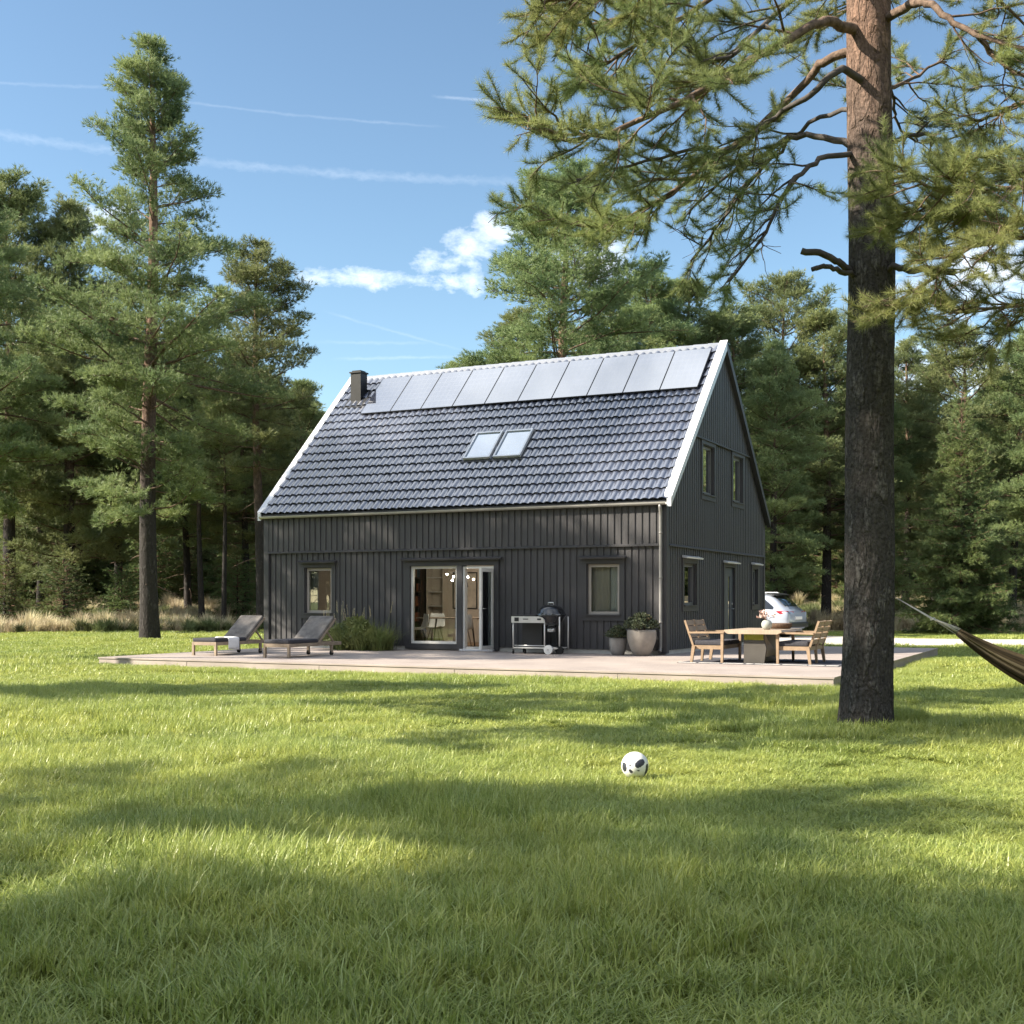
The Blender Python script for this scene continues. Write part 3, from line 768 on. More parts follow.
# patio door set
mb = MB(); n = .022
a, b, z0, z1 = hl(PAT); c0, c1, dz0, dz1 = hl(DOOR); tw = .13
obox(mb, fpt, a-tw, a, 0.001, n+.034, .20, z1+.0); obox(mb, fpt, c1, c1+tw, .001, n+.034, .20, z1)
obox(mb, fpt, b, c0, -.15, n+.034, .20, z1); obox(mb, fpt, a-tw, c1+tw, .001, n+.036, z1+.02, z1+.15)
obox(mb, fpt, a-tw, c1+tw, -.15, n+.030, z1, z1+.02)
obox(mb, fpt, a, b, .001, n+.034, .20, z0)
pd = mb.build('patio_door', M['trim_dark'], house); pd['label'] = 'glazed patio door set with one leaf open'
mb = MB(); hood(mb, fpt, a-tw-.1, c1+tw+.1, n+.03, z1+.155); mb.build('hood', M['trim_dark'], pd)
mb = MB(); f = .06
for (u, v) in ((a, b),):
    obox(mb, fpt, u, u+f, -.09, -.02, z0, z1); obox(mb, fpt, v-f, v, -.09, -.02, z0, z1); obox(mb, fpt, u+f, v-f, -.09, -.02, z0, z0+f); obox(mb, fpt, u+f, v-f, -.09, -.02, z1-f, z1)
obox(mb, fpt, c0+.001, c0+.055, -.12, .01, dz0, z1-.02); obox(mb, fpt, c1-.045, c1-.001, -.12, .01, dz0, z1-.02); obox(mb, fpt, c0+.055, c1-.045, -.12, .01, z1-.07, z1-.02)
mb.build('frame', M['white_paint'], pd)
mb = MB(); obox(mb, fpt, a+f, b-f, -.06, -.045, z0+f, z1-f); mb.build('pane', M['glass'], pd)
mb = MB(); mb.rbox((LX+c0-.02, -.16, DZ+.002), (LX+c1+.02, .1, DZ+.05), .006); mb.build('threshold', M['zinc'], pd)
hinge = Vector((LX+c1-.05, -.03, 0)); ang = radians(96); lw = .78
leafT = Matrix.Translation(hinge) @ Matrix.Rotation(pi+ang, 4, 'Z')     # closed leaf runs towards -x
mb = MB(); mb.T = leafT; f = .085; zt_ = z1-.08
mb.rbox((0, -.03, .235), (f, .03, zt_), .006); mb.rbox((lw-f, -.03, .235), (lw, .03, zt_), .006)
mb.box((f, -.028, .235), (lw-f, .028, .235+f)); mb.box((f, -.028, zt_-f), (lw-f, .028, zt_))
mb.build('door_leaf', M['white_paint'], pd)
mb = MB(); mb.T = leafT; mb.box((f, -.01, .235+f), (lw-f, .01, zt_-f)); mb.build('door_glass', M['glass'], pd)
for sgn in (-1, 1):
    mb = MB(); mb.T = leafT
    mb.tube([(lw-.045, sgn*.03, 1.2), (lw-.045, sgn*.075, 1.2)], .010, 8); mb.tube([(lw-.045, sgn*.07, 1.2), (lw-.17, sgn*.075, 1.2)], .009, 8)
    mb.box((lw-.06, sgn*.030, 1.12), (lw-.03, sgn*.034, 1.26))
    mb.build('handle', M['steel'], pd)

# gable door
a, b, z0, z1 = GD; mb = MB(); tw = .11
obox(mb, gpt, a-tw, a, .001, .054, .2, z1); obox(mb, gpt, b, b+tw, .001, .054, .2, z1); obox(mb, gpt, a-tw, b+tw, .001, .056, z1, z1+tw); obox(mb, gpt, a, b, -.12, .03, .171, .2)
gd = mb.build('front_door', M['trim_dark'], house); gd['label'] = 'dark door with a slim glazed slot in the gable'
mb = MB(); hood(mb, gpt, a-tw-.04, b+tw+.04, .05, z1+tw+.005); mb.build('hood', M['zinc'], gd)
mb = MB(); g0, g1 = a+.52, a+.68
for (u, v, p, q) in ((a+.003, g0, .2, z1-.003), (g1, b-.003, .2, z1-.003), (g0, g1, .2, .62), (g0, g1, 2.02, z1-.003)): obox(mb, gpt, u, v, -.06, -.015, p, q)
mb.build('door_leaf', simple('blue_grey_door_paint', (.075, .085, .098), .45, .06, 3), gd)
mb = MB(); obox(mb, gpt, g0+.001, g1-.001, -.045, -.03, .621, 2.019); mb.build('glass_slot', M['coated_glass'], gd)
mb = MB(); mb.tube([(-.015, b-.10, 1.17), (.045, b-.10, 1.17)], .012, 8); mb.tube([(.04, b-.10, 1.17), (.045, b-.24, 1.17)], .011, 8); mb.build('handle', M['steel'], gd)
mb = MB(); mb.tube([(-.014, b-.10, 1.30), (.004, b-.10, 1.30)], .028, 12); mb.build('lock', M['steel'], gd)
# small wall light / vent on the gable near the eave
# rooms behind the glass
mb = MB(); mb.box((LX+.2, .2, .17), (-.2, LY-.2, .215)); mb.build('floor', M['int_floor'], house)
mb = MB(); mb.box((LX+.2, .2, 2.52), (-.2, LY-.2, 2.60)); mb.build('ceiling', M['int_ceiling'], house)
def iw(a, b):
    mb = MB(); mb.box(a, b); mb.build('interior_wall', M['int_wall'], house)
iw((LX+.2, 4.2, .215), (-3.3, 4.3, 2.52)); iw((LX+.19, .2, .215), (LX+.25, 4.2, 2.52)); iw((-3.30, .19, .215), (-3.2, 5.6, 2.52)); iw((-3.2, 1.5, .215), (-.2, 1.58, 2.52))
mb = MB(); mb.box((-3.19, 2.2, 2.61), (-3.1, 6.4, 5.2)); mb.build('interior_wall', M['int_wall'], house)
mb = MB()   # pale curtain added in the left window, standing for a lit wall reveal
c = [(-9.80+.30*k/24, .20+.03*sin(k*1.6)) for k in range(25)]
mb.add([(x, y, z) for z in (.9, 2.3) for x, y in c], [(i, i+1, 26+i, 25+i) for i in range(24)], True); mb.build('curtain', M['sash'], house)
for x0, wid, amp, mat in ((-2.02, .62, .012, 'int_wall'), (-1.38, .30, .03, 'white_paint')):   # beige curtain added to lighten the dark right window; white curtain beside it
    mb = MB(); c = [(x0+wid*k/24, .21+amp*sin(k*1.6)) for k in range(25)]
    mb.add([(x, y, z) for z in (.9, 2.3) for x, y in c], [(i, i+1, 26+i, 25+i) for i in range(24)], True); mb.build('curtain', M[mat], house)
# ------------------------------------------------------------------ vegetation
def unit(v): return v/(np.linalg.norm(v, axis=-1, keepdims=True)+1e-9)
def needles(rng, P, D, S, n, width, spread, curl=.0):
    """n thin triangular needles round every shoot; returns V, T"""
    m = len(P)
    P = np.repeat(P, n, 0); D = np.repeat(D, n, 0); S = np.repeat(S, n)
    d = unit(D+spread*unit(rng.standard_normal((m*n, 3))))
    base = P+D*(S*rng.uniform(-.25, .45, m*n))[:, None]
    side = unit(np.cross(d, unit(rng.standard_normal((m*n, 3)))))*(width/2*rng.uniform(.7, 1.2, m*n))[:, None]
    tip = base+d*(S*rng.uniform(.7, 1.15, m*n))[:, None]+np.array([0, 0, -curl])
    V = np.stack([base-side, base+side, tip], 1).reshape(-1, 3)
    T = np.arange(m*n*3).reshape(-1, 3)
    return V, T

class Wood:
    def __init__(s): s.V = []; s.Q = []; s.n = 0; s.P = []; s.D = []
    def tube(s, pts, r, segs=5):
        V, Q = tube_np(pts, r, segs); s.V.append(V); s.Q.append(Q+s.n); s.n += len(V)
    def tufts(s, P, D): s.P.append(P); s.D.append(D)

def bend(rng, p, d, L, k, rise, wob):
    """polyline from p along d, length L, gaining height by rise per step"""
    pts = [np.array(p, float)]; d = np.array(d, float)
    for i in range(k):
        d = d+rng.standard_normal(3)*wob+np.array([0, 0, rise]); d /= np.linalg.norm(d)
        pts.append(pts[-1]+d*L/k)
    return np.array(pts)
def at_line(pts, u):
    x = u*(len(pts)-1); i = min(int(x), len(pts)-2); f = x-i
    return pts[i]*(1-f)+pts[i+1]*f, unit(pts[i+1]-pts[i])

def spray(rng, wd, pts, u0=.3, dens=3.4, lfac=.45, lmin=.22, step=.10, up=.35, flat=.25, side2=.16, thin=1.0, twig_r=.006, clump=0):
    """side twigs with shoots along the outer part of a limb"""
    L = np.linalg.norm(np.diff(pts, axis=0), axis=1).sum()
    m = max(2, int(L*dens))
    for q in range(m):
        u = u0+(1-u0)*(q+rng.uniform(.1, .9))/m
        p, d = at_line(pts, min(u, .999))
        sgn = 1 if q % 2 else -1
        yaw = sgn*rng.uniform(.5, 1.25)
        h = np.array([d[0]*cos(yaw)-d[1]*sin(yaw), d[0]*sin(yaw)+d[1]*cos(yaw), d[2]*.5+rng.uniform(-flat, flat)+up*.5])
        l = (lfac*L*(1-u)*rng.uniform(.6, 1.2)+lmin*rng.uniform(.7, 1.5))
        tw = bend(rng, p, unit(h), l, 3, .06*up/.35, .12)
        wd.tube(tw, [twig_r*1.5, twig_r*1.2, twig_r, twig_r*.6], 3)
        if clump:
            for uu in ((.62, 1.0) if l < .55 else (.42, .70, 1.0)):
                if rng.random() > thin: continue
                pp, dd = at_line(tw, min(uu, .999)); c_ = clump*rng.uniform(.7, 1.35)
                for g in rng.standard_normal((rng.integers(7, 12), 3)):
                    off = g*c_*np.array([1, 1, .50])
                    wd.tufts(pp+off, unit(dd*.35+off*(1.0/c_)*.8+np.array([0, 0, up])))
            continue
        k = max(2, int(l/step*thin))
        us = 1-.8*rng.random(k)**1.5
        for uu in us:
            pp, dd = at_line(tw, min(uu, .999))
            off = rng.standard_normal(3)*side2*np.array([1, 1, .55])*(.45+.75*uu)
            dr = unit(dd*.7+off*3+np.array([0, 0, up+.25]))
            wd.tufts(pp+off*.6, dr)
    if clump:
        for uu in (.72, .86, 1.0):
            pp, dd = at_line(pts, min(uu, .999))
            for g in rng.standard_normal((10, 3)):
                off = g*clump*np.array([1, 1, .6]); wd.tufts(pp+off, unit(dd*.4+off*(1.0/clump)*.8+np.array([0, 0, up])))
        return
    k = int(L*4)
    for q in range(k):
        pp, dd = at_line(pts, rng.uniform(.72, .999)); off = rng.standard_normal(3)*.08
        wd.tufts(pp+off, unit(dd+off*4+np.array([0, 0, up])))

def finish_tree(name, rng, trunk_pts, trunk_r, wd, S, n, width, spread, needle, segs=10, bark='bark', woodmat='limb', jig=.0):
    tv, tq = tube_np(trunk_pts, trunk_r, segs)
    tme = np_mesh(name+'_trunk', tv, quads=tq, mats=[M[bark]], smooth=True)
    wv = np.concatenate(wd.V); wq = np.concatenate(wd.Q)
    P = np.array(wd.P); D = np.array(wd.D)
    nv, nt = needles(rng, P, D, S*rng.uniform(.75, 1.25, len(P)), n, width, spread)
    V = np.concatenate([nv, wv])
    cme = np_mesh(name+'_crown', V, tris=nt, quads=wq+len(nv), mats=[M[needle], M[woodmat]], mq=1, smooth='quads')
    return tme, cme

def gen_pine(seed, H, cb, R, r0, top=1.0, dead=True, dens=3.4, miss=.10, sparse=1.0, droop=0.0, needle='needle', peak=.36, blunt=1.75):
    rng = np.random.default_rng(seed)
    zs = np.linspace(0, H, 22)
    lean = rng.uniform(-.02, .02, 2); ph = rng.uniform(0, 6, 2)
    tp = np.stack([lean[0]*zs+.10*np.sin(zs*.35+ph[0])-.10*sin(ph[0]), lean[1]*zs+.10*np.sin(zs*.3+ph[1])-.10*sin(ph[1]), zs], -1)
    tr = r0*((1-zs/H)**.75*.93+.07)*(1+.22*np.exp(-zs*2.2))
    tp[0, 2] = -.3
    wd = Wood()
    z = cb; side = rng.uniform(0, 6)
    # lopsided crown: a slow azimuth bias per height makes gaps and shelves
    while z < H-.25:
        t = (z-cb)/(H-cb)
        prof = (.62+.38*t/peak) if t < peak else max(.14, (1-((t-peak)/(1-peak))**blunt)*.90+.10)
        k = rng.integers(4, 7) if t < .9 else 5
        side += rng.uniform(.5, 1.3)
        for b in range(k):
            if rng.random() < miss: continue
            az = side+2*pi*b/k+rng.uniform(-.4, .4)
            L = R*prof*rng.uniform(.5, 1.12)*(1+.18*cos(az*1+z*.9))
            el = radians(-12+58*t**1.3+rng.uniform(-10, 12))-droop
            i = z/H*21; j = min(int(i), 20); c = tp[j]*(1-(i-j))+tp[j+1]*(i-j)
            d = np.array([cos(az)*cos(el), sin(az)*cos(el), sin(el)])
            pts = bend(rng, c, d, L, 6, .045*(1-t)+.01, .10)
            rb = .010+.013*L*(.7+.3*(1-t))
            wd.tube(pts, np.linspace(rb, .008, 7), 5)
            spray(rng, wd, pts, u0=.14 if t > .25 else .28, dens=dens*1.1, thin=sparse, lfac=.5, up=.5, clump=.125)
        z += rng.uniform(.34, .80)*(1.0 if t < .7 else .75)
    if dead:
        for q in range(rng.integers(5, 10)):
            zz = rng.uniform(cb*.45, cb*1.05); az = rng.uniform(0, 2*pi); i = zz/H*21; j = min(int(i), 20)
            pts = bend(rng, tp[j], (cos(az), sin(az), rng.uniform(-.2, .2)), rng.uniform(.4, 1.6), 4, -.05, .16)
            wd.tube(pts, np.linspace(.028, .006, 5), 4)
    return finish_tree('pine', rng, tp, tr, wd, .165, 10, .021, .75, needle)

def gen_spruce(seed, H, R, cb=.4, step=.22, S=.17, n=12, width=.020, dens=6.5, r0=.13):
    rng = np.random.default_rng(seed)
    zs = np.linspace(0, H, 14); tp = np.stack([.03*np.sin(zs), .03*np.cos(zs*.8), zs], -1); tp[0, 2] = -.2
    tr = r0*((1-zs/H)*.95+.05)
    wd = Wood(); z = cb; side = 0
    while z < H-.08:
        t = (z-cb)/(H-cb)
        k = 6 if t < .8 else 4; side += 1.1
        for b in range(k):
            az = side+2*pi*b/k+rng.uniform(-.35, .35)
            L = (R*(1-t)**.85+.10)*rng.uniform(.6, 1.15)
            el = radians(-14+60*t**1.6+rng.uniform(-8, 8))
            i = z/H*13; j = min(int(i), 12); c = tp[j]*(1-(i-j))+tp[j+1]*(i-j)
            pts = bend(rng, c, (cos(az)*cos(el), sin(az)*cos(el), sin(el)), L, 5, .05, .05)
            wd.tube(pts, np.linspace(.008+.01*L, .005, 6), 4)
            spray(rng, wd, pts, u0=.15, dens=dens, lfac=.42, lmin=.10, step=.058, up=-.2, flat=.12, side2=.10, twig_r=.004)
        z += step*rng.uniform(.8, 1.2)
    return finish_tree('spruce', rng, tp, tr, wd, S, n, width, .75, 'spruce_needle', 8, 'bark', 'twig')

PINES = [gen_pine(11, 21.0, 4.6, 4.6, .33, dens=3.6, miss=.20, peak=.34, blunt=1.15), gen_pine(12, 17.0, 7.2, 3.2, .25, dens=3.6), gen_pine(13, 18.0, 5.0, 4.6, .28, dens=3.8, miss=.06),
         gen_pine(14, 15.0, 3.6, 3.6, .22, dens=3.8, needle='needle'), gen_pine(15, 14.0, 7.8, 3.4, .20, dens=3.4, peak=.45, miss=.12), gen_pine(16, 16.0, 2.6, 3.3, .24, dens=3.6)]
PH = [21.0, 17.0, 18.0, 15.0, 14.0, 16.0]
SPRUCES = [gen_spruce(21, 9.6, 2.7), gen_spruce(22, 2.8, 1.25, .15, .15, .10, 12, .016, 9, .05)]
SH = [9.6, 2.8]

def plant_tree(kind, src, srcH, x, y, H, rz, label, cat='tree', group=None, wide=1.0):
    e = empty(kind, (x, y, float(gz(x, y))), rz, label, cat, group)
    s = H/srcH; e.scale = (s*wide, s*wide, s)
    link('trunk', src[0], e); link('crown', src[1], e)
    return e
def bearing(px, Y): return (px-512)/FPX*Y
def top_h(py, Y): return (HOR-py)*Y/FPX+CAM_H

# trees one can point to: (species, variant, column of the picture measured, distance, height, turn, width, label, group)
G_L = 'pines in the wood left of the house'; G_B = 'pines standing behind the house'; G_R = 'trees in the wood right of the house'
TREES = [
 ('pine', 0, 150, 43.2, 21.0, 1.9, 1.0, 'tall solitary pine on the lawn left of the house, dark lower and reddish upper trunk', G_L),
 ('pine', 1, 262, 55, 17.6, .6, 1.0, 'slim reddish pine rising just left of the chimney, crown against the sky', G_L),
 ('pine', 2, 10, 60, 21.8, 2.2, 1.0, 'broad dark pine cut by the left edge of the view', G_L),
 ('pine', 5, 72, 61, 21.0, 4.0, 1.05, 'pale green pine rising behind the tall solitary pine, on its left', G_L),
 ('pine', 4, 224, 57, 10.5, 3.0, .85, 'thin pale trunked young pine between the solitary pine and the house', G_L),
 ('pine', 4, 202, 60, 12.5, 1.0, .9, 'slender dark trunked pine directly left of the thin pale trunked one', G_L),
 ('pine', 3, 188, 66, 14.0, 2.5, 1.0, 'stout dark trunk right of the tall solitary pine', G_L),
 ('pine', 2, 118, 64, 15.5, 5.2, .95, 'stout dark trunk left of the tall solitary pine', G_L),
 ('pine', 5, 40, 68, 15.5, .4, 1.0, 'shaded pine behind the small spruce at far left', G_L),
 ('pine', 3, 246, 63, 13.5, 3.9, 1.05, 'bushy pine seen low beside the far gable', G_L),
 ('pine', 1, 78, 74, 15.0, 5.0, 1.1, 'dark trunk deep in the wood, left half of the gap', G_L),
 ('pine', 3, 300, 66, 12.6, 1.2, 1.1, 'low round topped pine peeping over the far verge', G_L),
 ('pine', 2, -40, 52, 19.0, 1.1, 1.0, 'pine whose boughs enter from beyond the left edge', G_L),
 ('pine', 2, 566, 50, 19.0, 4.4, 1.15, 'biggest pine behind the ridge, wide ragged crown with red limbs', G_B),
 ('pine', 5, 515, 56, 14.6, 2.0, 1.2, 'yellow green pine low over the middle of the ridge', G_B),
 ('pine', 0, 645, 57, 17.0, 3.0, 1.15, 'pine over the right part of the ridge, next to the biggest one', G_B),
 ('pine', 3, 604, 60, 16.2, 5.5, 1.2, 'bushy pine half hidden by the biggest pine behind the ridge', G_B),
 ('pine', 3, 690, 58, 16.4, 1.5, 1.2, 'dense pine behind the roof peak', G_B),
 ('pine', 4, 784, 62, 17.2, .5, .95, 'tall open pine with thin spire top right of the roof peak', G_B),
 ('pine', 2, 738, 60, 15.4, 2.9, 1.1, 'broad pine directly right of the gable, dark underneath', G_B),
 ('pine', 3, 826, 60, 15.0, 4.1, 1.2, 'dense low branched pine left of the foreground trunk', G_R),
 ('pine', 5, 775, 53, 12.6, 3.3, 1.0, 'pine with stout dark trunk rising behind the parked car', G_R),
 ('pine', 5, 905, 66, 14.6, .9, 1.05, 'loose topped pine just right of the foreground trunk', G_R),
 ('pine', 4, 966, 60, 14.2, 2.0, 1.1, 'flat topped pine with bare upper trunk behind the drooping spruce', G_R),
 ('pine', 3, 1012, 64, 14.2, 5.0, 1.1, 'bushy pine at the right edge behind the hammock', G_R),
 ('pine', 0, 935, 72, 15.0, 3.6, 1.1, 'dark pine between the loose topped and flat topped pines', G_R),
 ('pine', 2, 1050, 58, 15.0, 2.6, 1.0, 'pine whose side boughs fill the right edge', G_R),
 ('pine', 5, 870, 62, 13.5, 1.0, 1.1, 'dense pine hidden mostly behind the foreground trunk', G_R),
 ('spruce', 0, 962, 50, 9.9, .7, 1.0, 'drooping dark green spruce beyond the driveway on the right', G_R),
 ('spruce', 1, 63, 57.5, 3.3, .2, 1.3, 'small wide spruce among dry grass at far left', 'small spruces at the edge of the wood'),
 ('spruce', 1, 122, 60, 3.0, 1.9, 1.0, 'small spruce left of the tall solitary pine', 'small spruces at the edge of the wood'),
 ('spruce', 1, 238, 62, 3.4, 3.5, 1.0, 'small spruce in shade near the far gable', 'small spruces at the edge of the wood'),
 ('spruce', 1, 6, 58, 3.6, 2.5, 1.0, 'small spruce at the very left edge', 'small spruces at the edge of the wood'),
 ('spruce', 1, 880, 60, 4.2, 4.5, 1.1, 'young spruce right of the foreground trunk above the hammock rope', 'small spruces at the edge of the wood'),
]
for (k, v, px, Y, H, rz, wd_, lab, grp) in TREES:
    src, sh = (PINES[v], PH[v]) if k == 'pine' else (SPRUCES[v], SH[v])
    plant_tree(k+'_tree', src, sh, bearing(px, Y), Y, H, rz, lab, 'tree', grp, wd_)

# pines beyond the left of the picture that throw the shade on lawn and house
SHADE = [(-15.5, 30.6, 13.5, 4, .3, .7), (-16.0, 24.6, 14.8, 4, 1.3, .8), (-23, 27.0, 26.0, 1, 2.2, .75), (-14.0, 13.9, 16, 4, .4, .65), (-14.0, 9.9, 17.3, 4, 1.4, .55),
         (-13.0, 2.0, 14, 4, 3.2, .8), (-18.5, 1.0, 16, 5, 4.2, .7), (-16.5, 5.0, 13.0, 4, 5.2, .8), (-12, -2.8, 14, 1, .9, 1.0), (-24, 15.6, 17.0, 1, 1.9, .7), (-21.0, -4, 18, 1, 2.8, .9)]
for (x, y, H, v, rz, wd_) in SHADE:
    plant_tree('pine_tree', PINES[v], PH[v], x, y, H, rz, 'pine standing beyond the left of the lawn, shading the grass', 'tree', 'pines shading the lawn from the left', wd_)

# ------------------------------------------------------------------ instancing helper for uncountable cover
def make_sources(name, meshes):
    c = bpy.data.collections.new(name)
    for i, me in enumerate(meshes):
        o = bpy.data.objects.new('%s_%02d' % (name, i), me); c.objects.link(o)
    return c
def scatter(name, pos, rot, scl, idx, coll, label):
    me = bpy.data.meshes.new(name)
    n = len(pos)
    me.vertices.add(n); me.vertices.foreach_set('co', np.asarray(pos, np.float32).ravel())
    for nm, typ, arr, key in (('rot', 'FLOAT_VECTOR', rot, 'vector'), ('scl', 'FLOAT_VECTOR', scl, 'vector'), ('idx', 'INT', idx, 'value')):
        at = me.attributes.new(nm, typ, 'POINT'); at.data.foreach_set(key, np.asarray(arr, np.int32 if typ == 'INT' else np.float32).ravel())
    o = link(name, me)
    ng = bpy.data.node_groups.new(name, 'GeometryNodeTree')
    ng.interface.new_socket('Geometry', in_out='INPUT', socket_type='NodeSocketGeometry')
    ng.interface.new_socket('Geometry', in_out='OUTPUT', socket_type='NodeSocketGeometry')
    gi = ng.nodes.new('NodeGroupInput'); go = ng.nodes.new('NodeGroupOutput')
    ip = ng.nodes.new('GeometryNodeInstanceOnPoints'); ci = ng.nodes.new('GeometryNodeCollectionInfo')
    ci.inputs['Collection'].default_value = coll; ci.inputs['Separate Children'].default_value = True; ci.inputs['Reset Children'].default_value = True
    ip.inputs['Pick Instance'].default_value = True
    def attr(nm, typ):
        a = ng.nodes.new('GeometryNodeInputNamedAttribute'); a.data_type = typ; a.inputs['Name'].default_value = nm
        return next(s for s in a.outputs if s.enabled)
    L = ng.links.new
    L(gi.outputs[0], ip.inputs['Points']); L(ci.outputs[0], ip.inputs['Instance'])
    L(attr('idx', 'INT'), ip.inputs['Instance Index']); L(attr('scl', 'FLOAT_VECTOR'), ip.inputs['Scale'])
    er = ng.nodes.new('FunctionNodeEulerToRotation'); L(attr('rot', 'FLOAT_VECTOR'), er.inputs[0]); L(er.outputs[0], ip.inputs['Rotation'])
    L(ip.outputs[0], go.inputs[0])
    md = o.modifiers.new('scatter', 'NODES'); md.node_group = ng
    tag(o, label, kind='stuff'); return o

def blades(rng, n, half, h0, h1, w, segs=2, lean=.55, tuftness=.5, mat='grass'):
    """n grass blades on a square tile"""
    if tuftness > 0:
        nc = max(1, n//14); cx_ = rng.uniform(-half, half, (nc, 2)); ch = rng.uniform(.65, 1.25, nc)
        ci = rng.integers(0, nc, n)
        P = np.where((rng.random(n) < tuftness)[:, None], cx_[ci]+rng.standard_normal((n, 2))*.022, rng.uniform(-half, half, (n, 2))); hh = ch[ci]
    else: P = rng.uniform(-half, half, (n, 2)); hh = np.ones(n)
    az = rng.uniform(0, 2*pi, n); ln = rng.uniform(.08, lean, n)**1.0
    h = rng.uniform(h0, h1, n)*hh; ww = w*rng.uniform(.6, 1.25, n)
    out = np.stack([np.cos(az), np.sin(az)], -1)
    fa = az+pi/2+rng.uniform(-.6, .6, n); sd = np.stack([np.cos(fa), np.sin(fa)], -1)
    V = []; ks = segs
    for k in range(ks):
        t = k/ks
        c = P+out*(h*ln*1.5*t**1.7)[:, None]; z = h*(t-.30*ln*t*t)
        wk = ww*(1-.55*t)/2
        for s in (-1, 1): V.append(np.concatenate([c+s*sd*wk[:, None], z[:, None]], 1))
    c = P+out*(h*ln*1.5)[:, None]; V.append(np.concatenate([c, (h*(1-.30*ln))[:, None]], 1))
    nv = 2*ks+1
    V = np.stack(V, 1).reshape(-1, 3); b = np.arange(n)*nv
    Q = np.concatenate([np.stack([b+2*k, b+2*k+1, b+2*k+3, b+2*k+2], -1) for k in range(ks-1)]) if ks > 1 else None
    T = np.stack([b+2*ks-2, b+2*ks-1, b+2*ks], -1)
    me = np_mesh('grass_tile', V, tris=T, quads=Q, mats=[M[mat]], smooth=False)
    at = me.attributes.new('tint', 'FLOAT', 'POINT'); at.data.foreach_set('value', np.repeat(rng.random(n), nv).astype(np.float32))
    return me

rg = np.random.default_rng(77)
near_tiles = [blades(rg, 1450, .27, .05, .14, .0068, 3, .8, .6) for _ in range(8)]
mid_tiles = [blades(rg, 2600, .55, .05, .12, .0095, 2, .75, .55) for _ in range(6)]
far_tiles = [blades(rg, 1700, 1.1, .05, .11, .020, 1, .7, .5) for _ in range(5)]
csrc = make_sources('lawn_tile', near_tiles+mid_tiles+far_tiles)
def vnoise(x, y, s, seed):
    r = np.random.default_rng(seed); v = 0
    for k in range(7):
        a = r.uniform(0, 2*pi); f = s*r.uniform(.6, 1.7); v = v+np.sin((x*cos(a)+y*sin(a))*f+r.uniform(0, 6))
    return v/7*1.6
def on_deck(x, y, m=0.0):
    dx = x-HC.x; dy = y-HC.y
    lx = dx*EX.x+dy*EX.y; ly = dx*EY.x+dy*EY.y
    deck = (lx > -11.05-m) & (lx < 5.0+m) & (ly > -6.35-m) & (ly < 6.8+m)
    hs = (lx > LX-m) & (lx < m) & (ly > -1) & (ly < LY+m)
    dr = (y > 37.5+.1) & (y < np.where(x < 14, 46.0, 43.0)) & (x > -2)
    return deck | hs | dr
pos = []; rot = []; scl = []; idx = []
def lay(y0, y1, cell, base, cnt, margin):
    for y in np.arange(y0, y1, cell):
        hwid = .43*y+margin
        xs = np.arange(-hwid, hwid, cell); n = len(xs)
        x = xs+rg.uniform(-.3, .3, n)*cell; yy = y+rg.uniform(-.3, .3, n)*cell
        ok = ~on_deck(x, yy, cell*.5 if cell > .8 else .28*cell/.5)
        ok &= yy < 52.5+1.0*np.sin(x*.5)
        x = x[ok]; yy = yy[ok]; n = len(x)
        hgt = np.clip(.80+.55*vnoise(x, yy, .9, 3)+.35*vnoise(x, yy, 2.6, 4), .42, 1.7)*rg.uniform(.85, 1.15, n)
        if cell > .8: hgt = np.clip(hgt, .55, 1.3)
        pos.append(np.stack([x, yy, gz(x, yy)-.004], -1)); rot.append(np.stack([rg.uniform(-.05, .05, n), rg.uniform(-.05, .05, n), rg.uniform(0, 2*pi, n)], -1))
        w_ = rg.uniform(.95, 1.15, n)
        scl.append(np.stack([w_, w_, hgt], -1)); idx.append(base+rg.integers(0, cnt, n))
lay(2.6, 11.5, .40, 0, 8, 1.6); lay(11.4, 22, .80, 8, 6, 2.0); lay(21.5, 54, 1.5, 14, 5, 4.0)
def strip(p0, p1, off):
    d = p1-p0; n = int(d.length/.30); t = np.linspace(0, 1, n)
    x = p0.x+d.x*t+rg.uniform(-.05, .05, n)+off.x; y = p0.y+d.y*t+rg.uniform(-.05, .05, n)+off.y
    pos.append(np.stack([x, y, gz(x, y)-.004], -1)); rot.append(np.stack([0*x, 0*x, rg.uniform(0, 2*pi, n)], -1))
    scl.append(np.stack([1+0*x, 1+0*x, rg.uniform(.45, .95, n)], -1)); idx.append(rg.integers(0, 8, n))
for k in (.42, .80): strip(hw(-11.2, -6.35), hw(5.2, -6.35), EY*-k)
for k in (.42,): strip(hw(5.0, -6.5), hw(5.0, 6.8), EX*k); strip(hw(-10.62, -6.5), hw(-10.62, 0), EX*-k)
for a in np.linspace(0, 6.28, 15): 
    x = np.array([4.03+.36*cos(a)]); y = np.array([13.84+.36*sin(a)]); pos.append(np.stack([x, y, gz(x, y)], -1)); rot.append(np.array([[0, 0, a]])); scl.append(np.array([[1, 1, 1.7]])); idx.append(np.array([int(a) % 8]))
pos = np.concatenate(pos); rot = np.concatenate(rot); scl = np.concatenate(scl); idx = np.concatenate(idx)
scatter('grass', pos, rot, scl, idx, csrc, 'green lawn grass of uneven length')

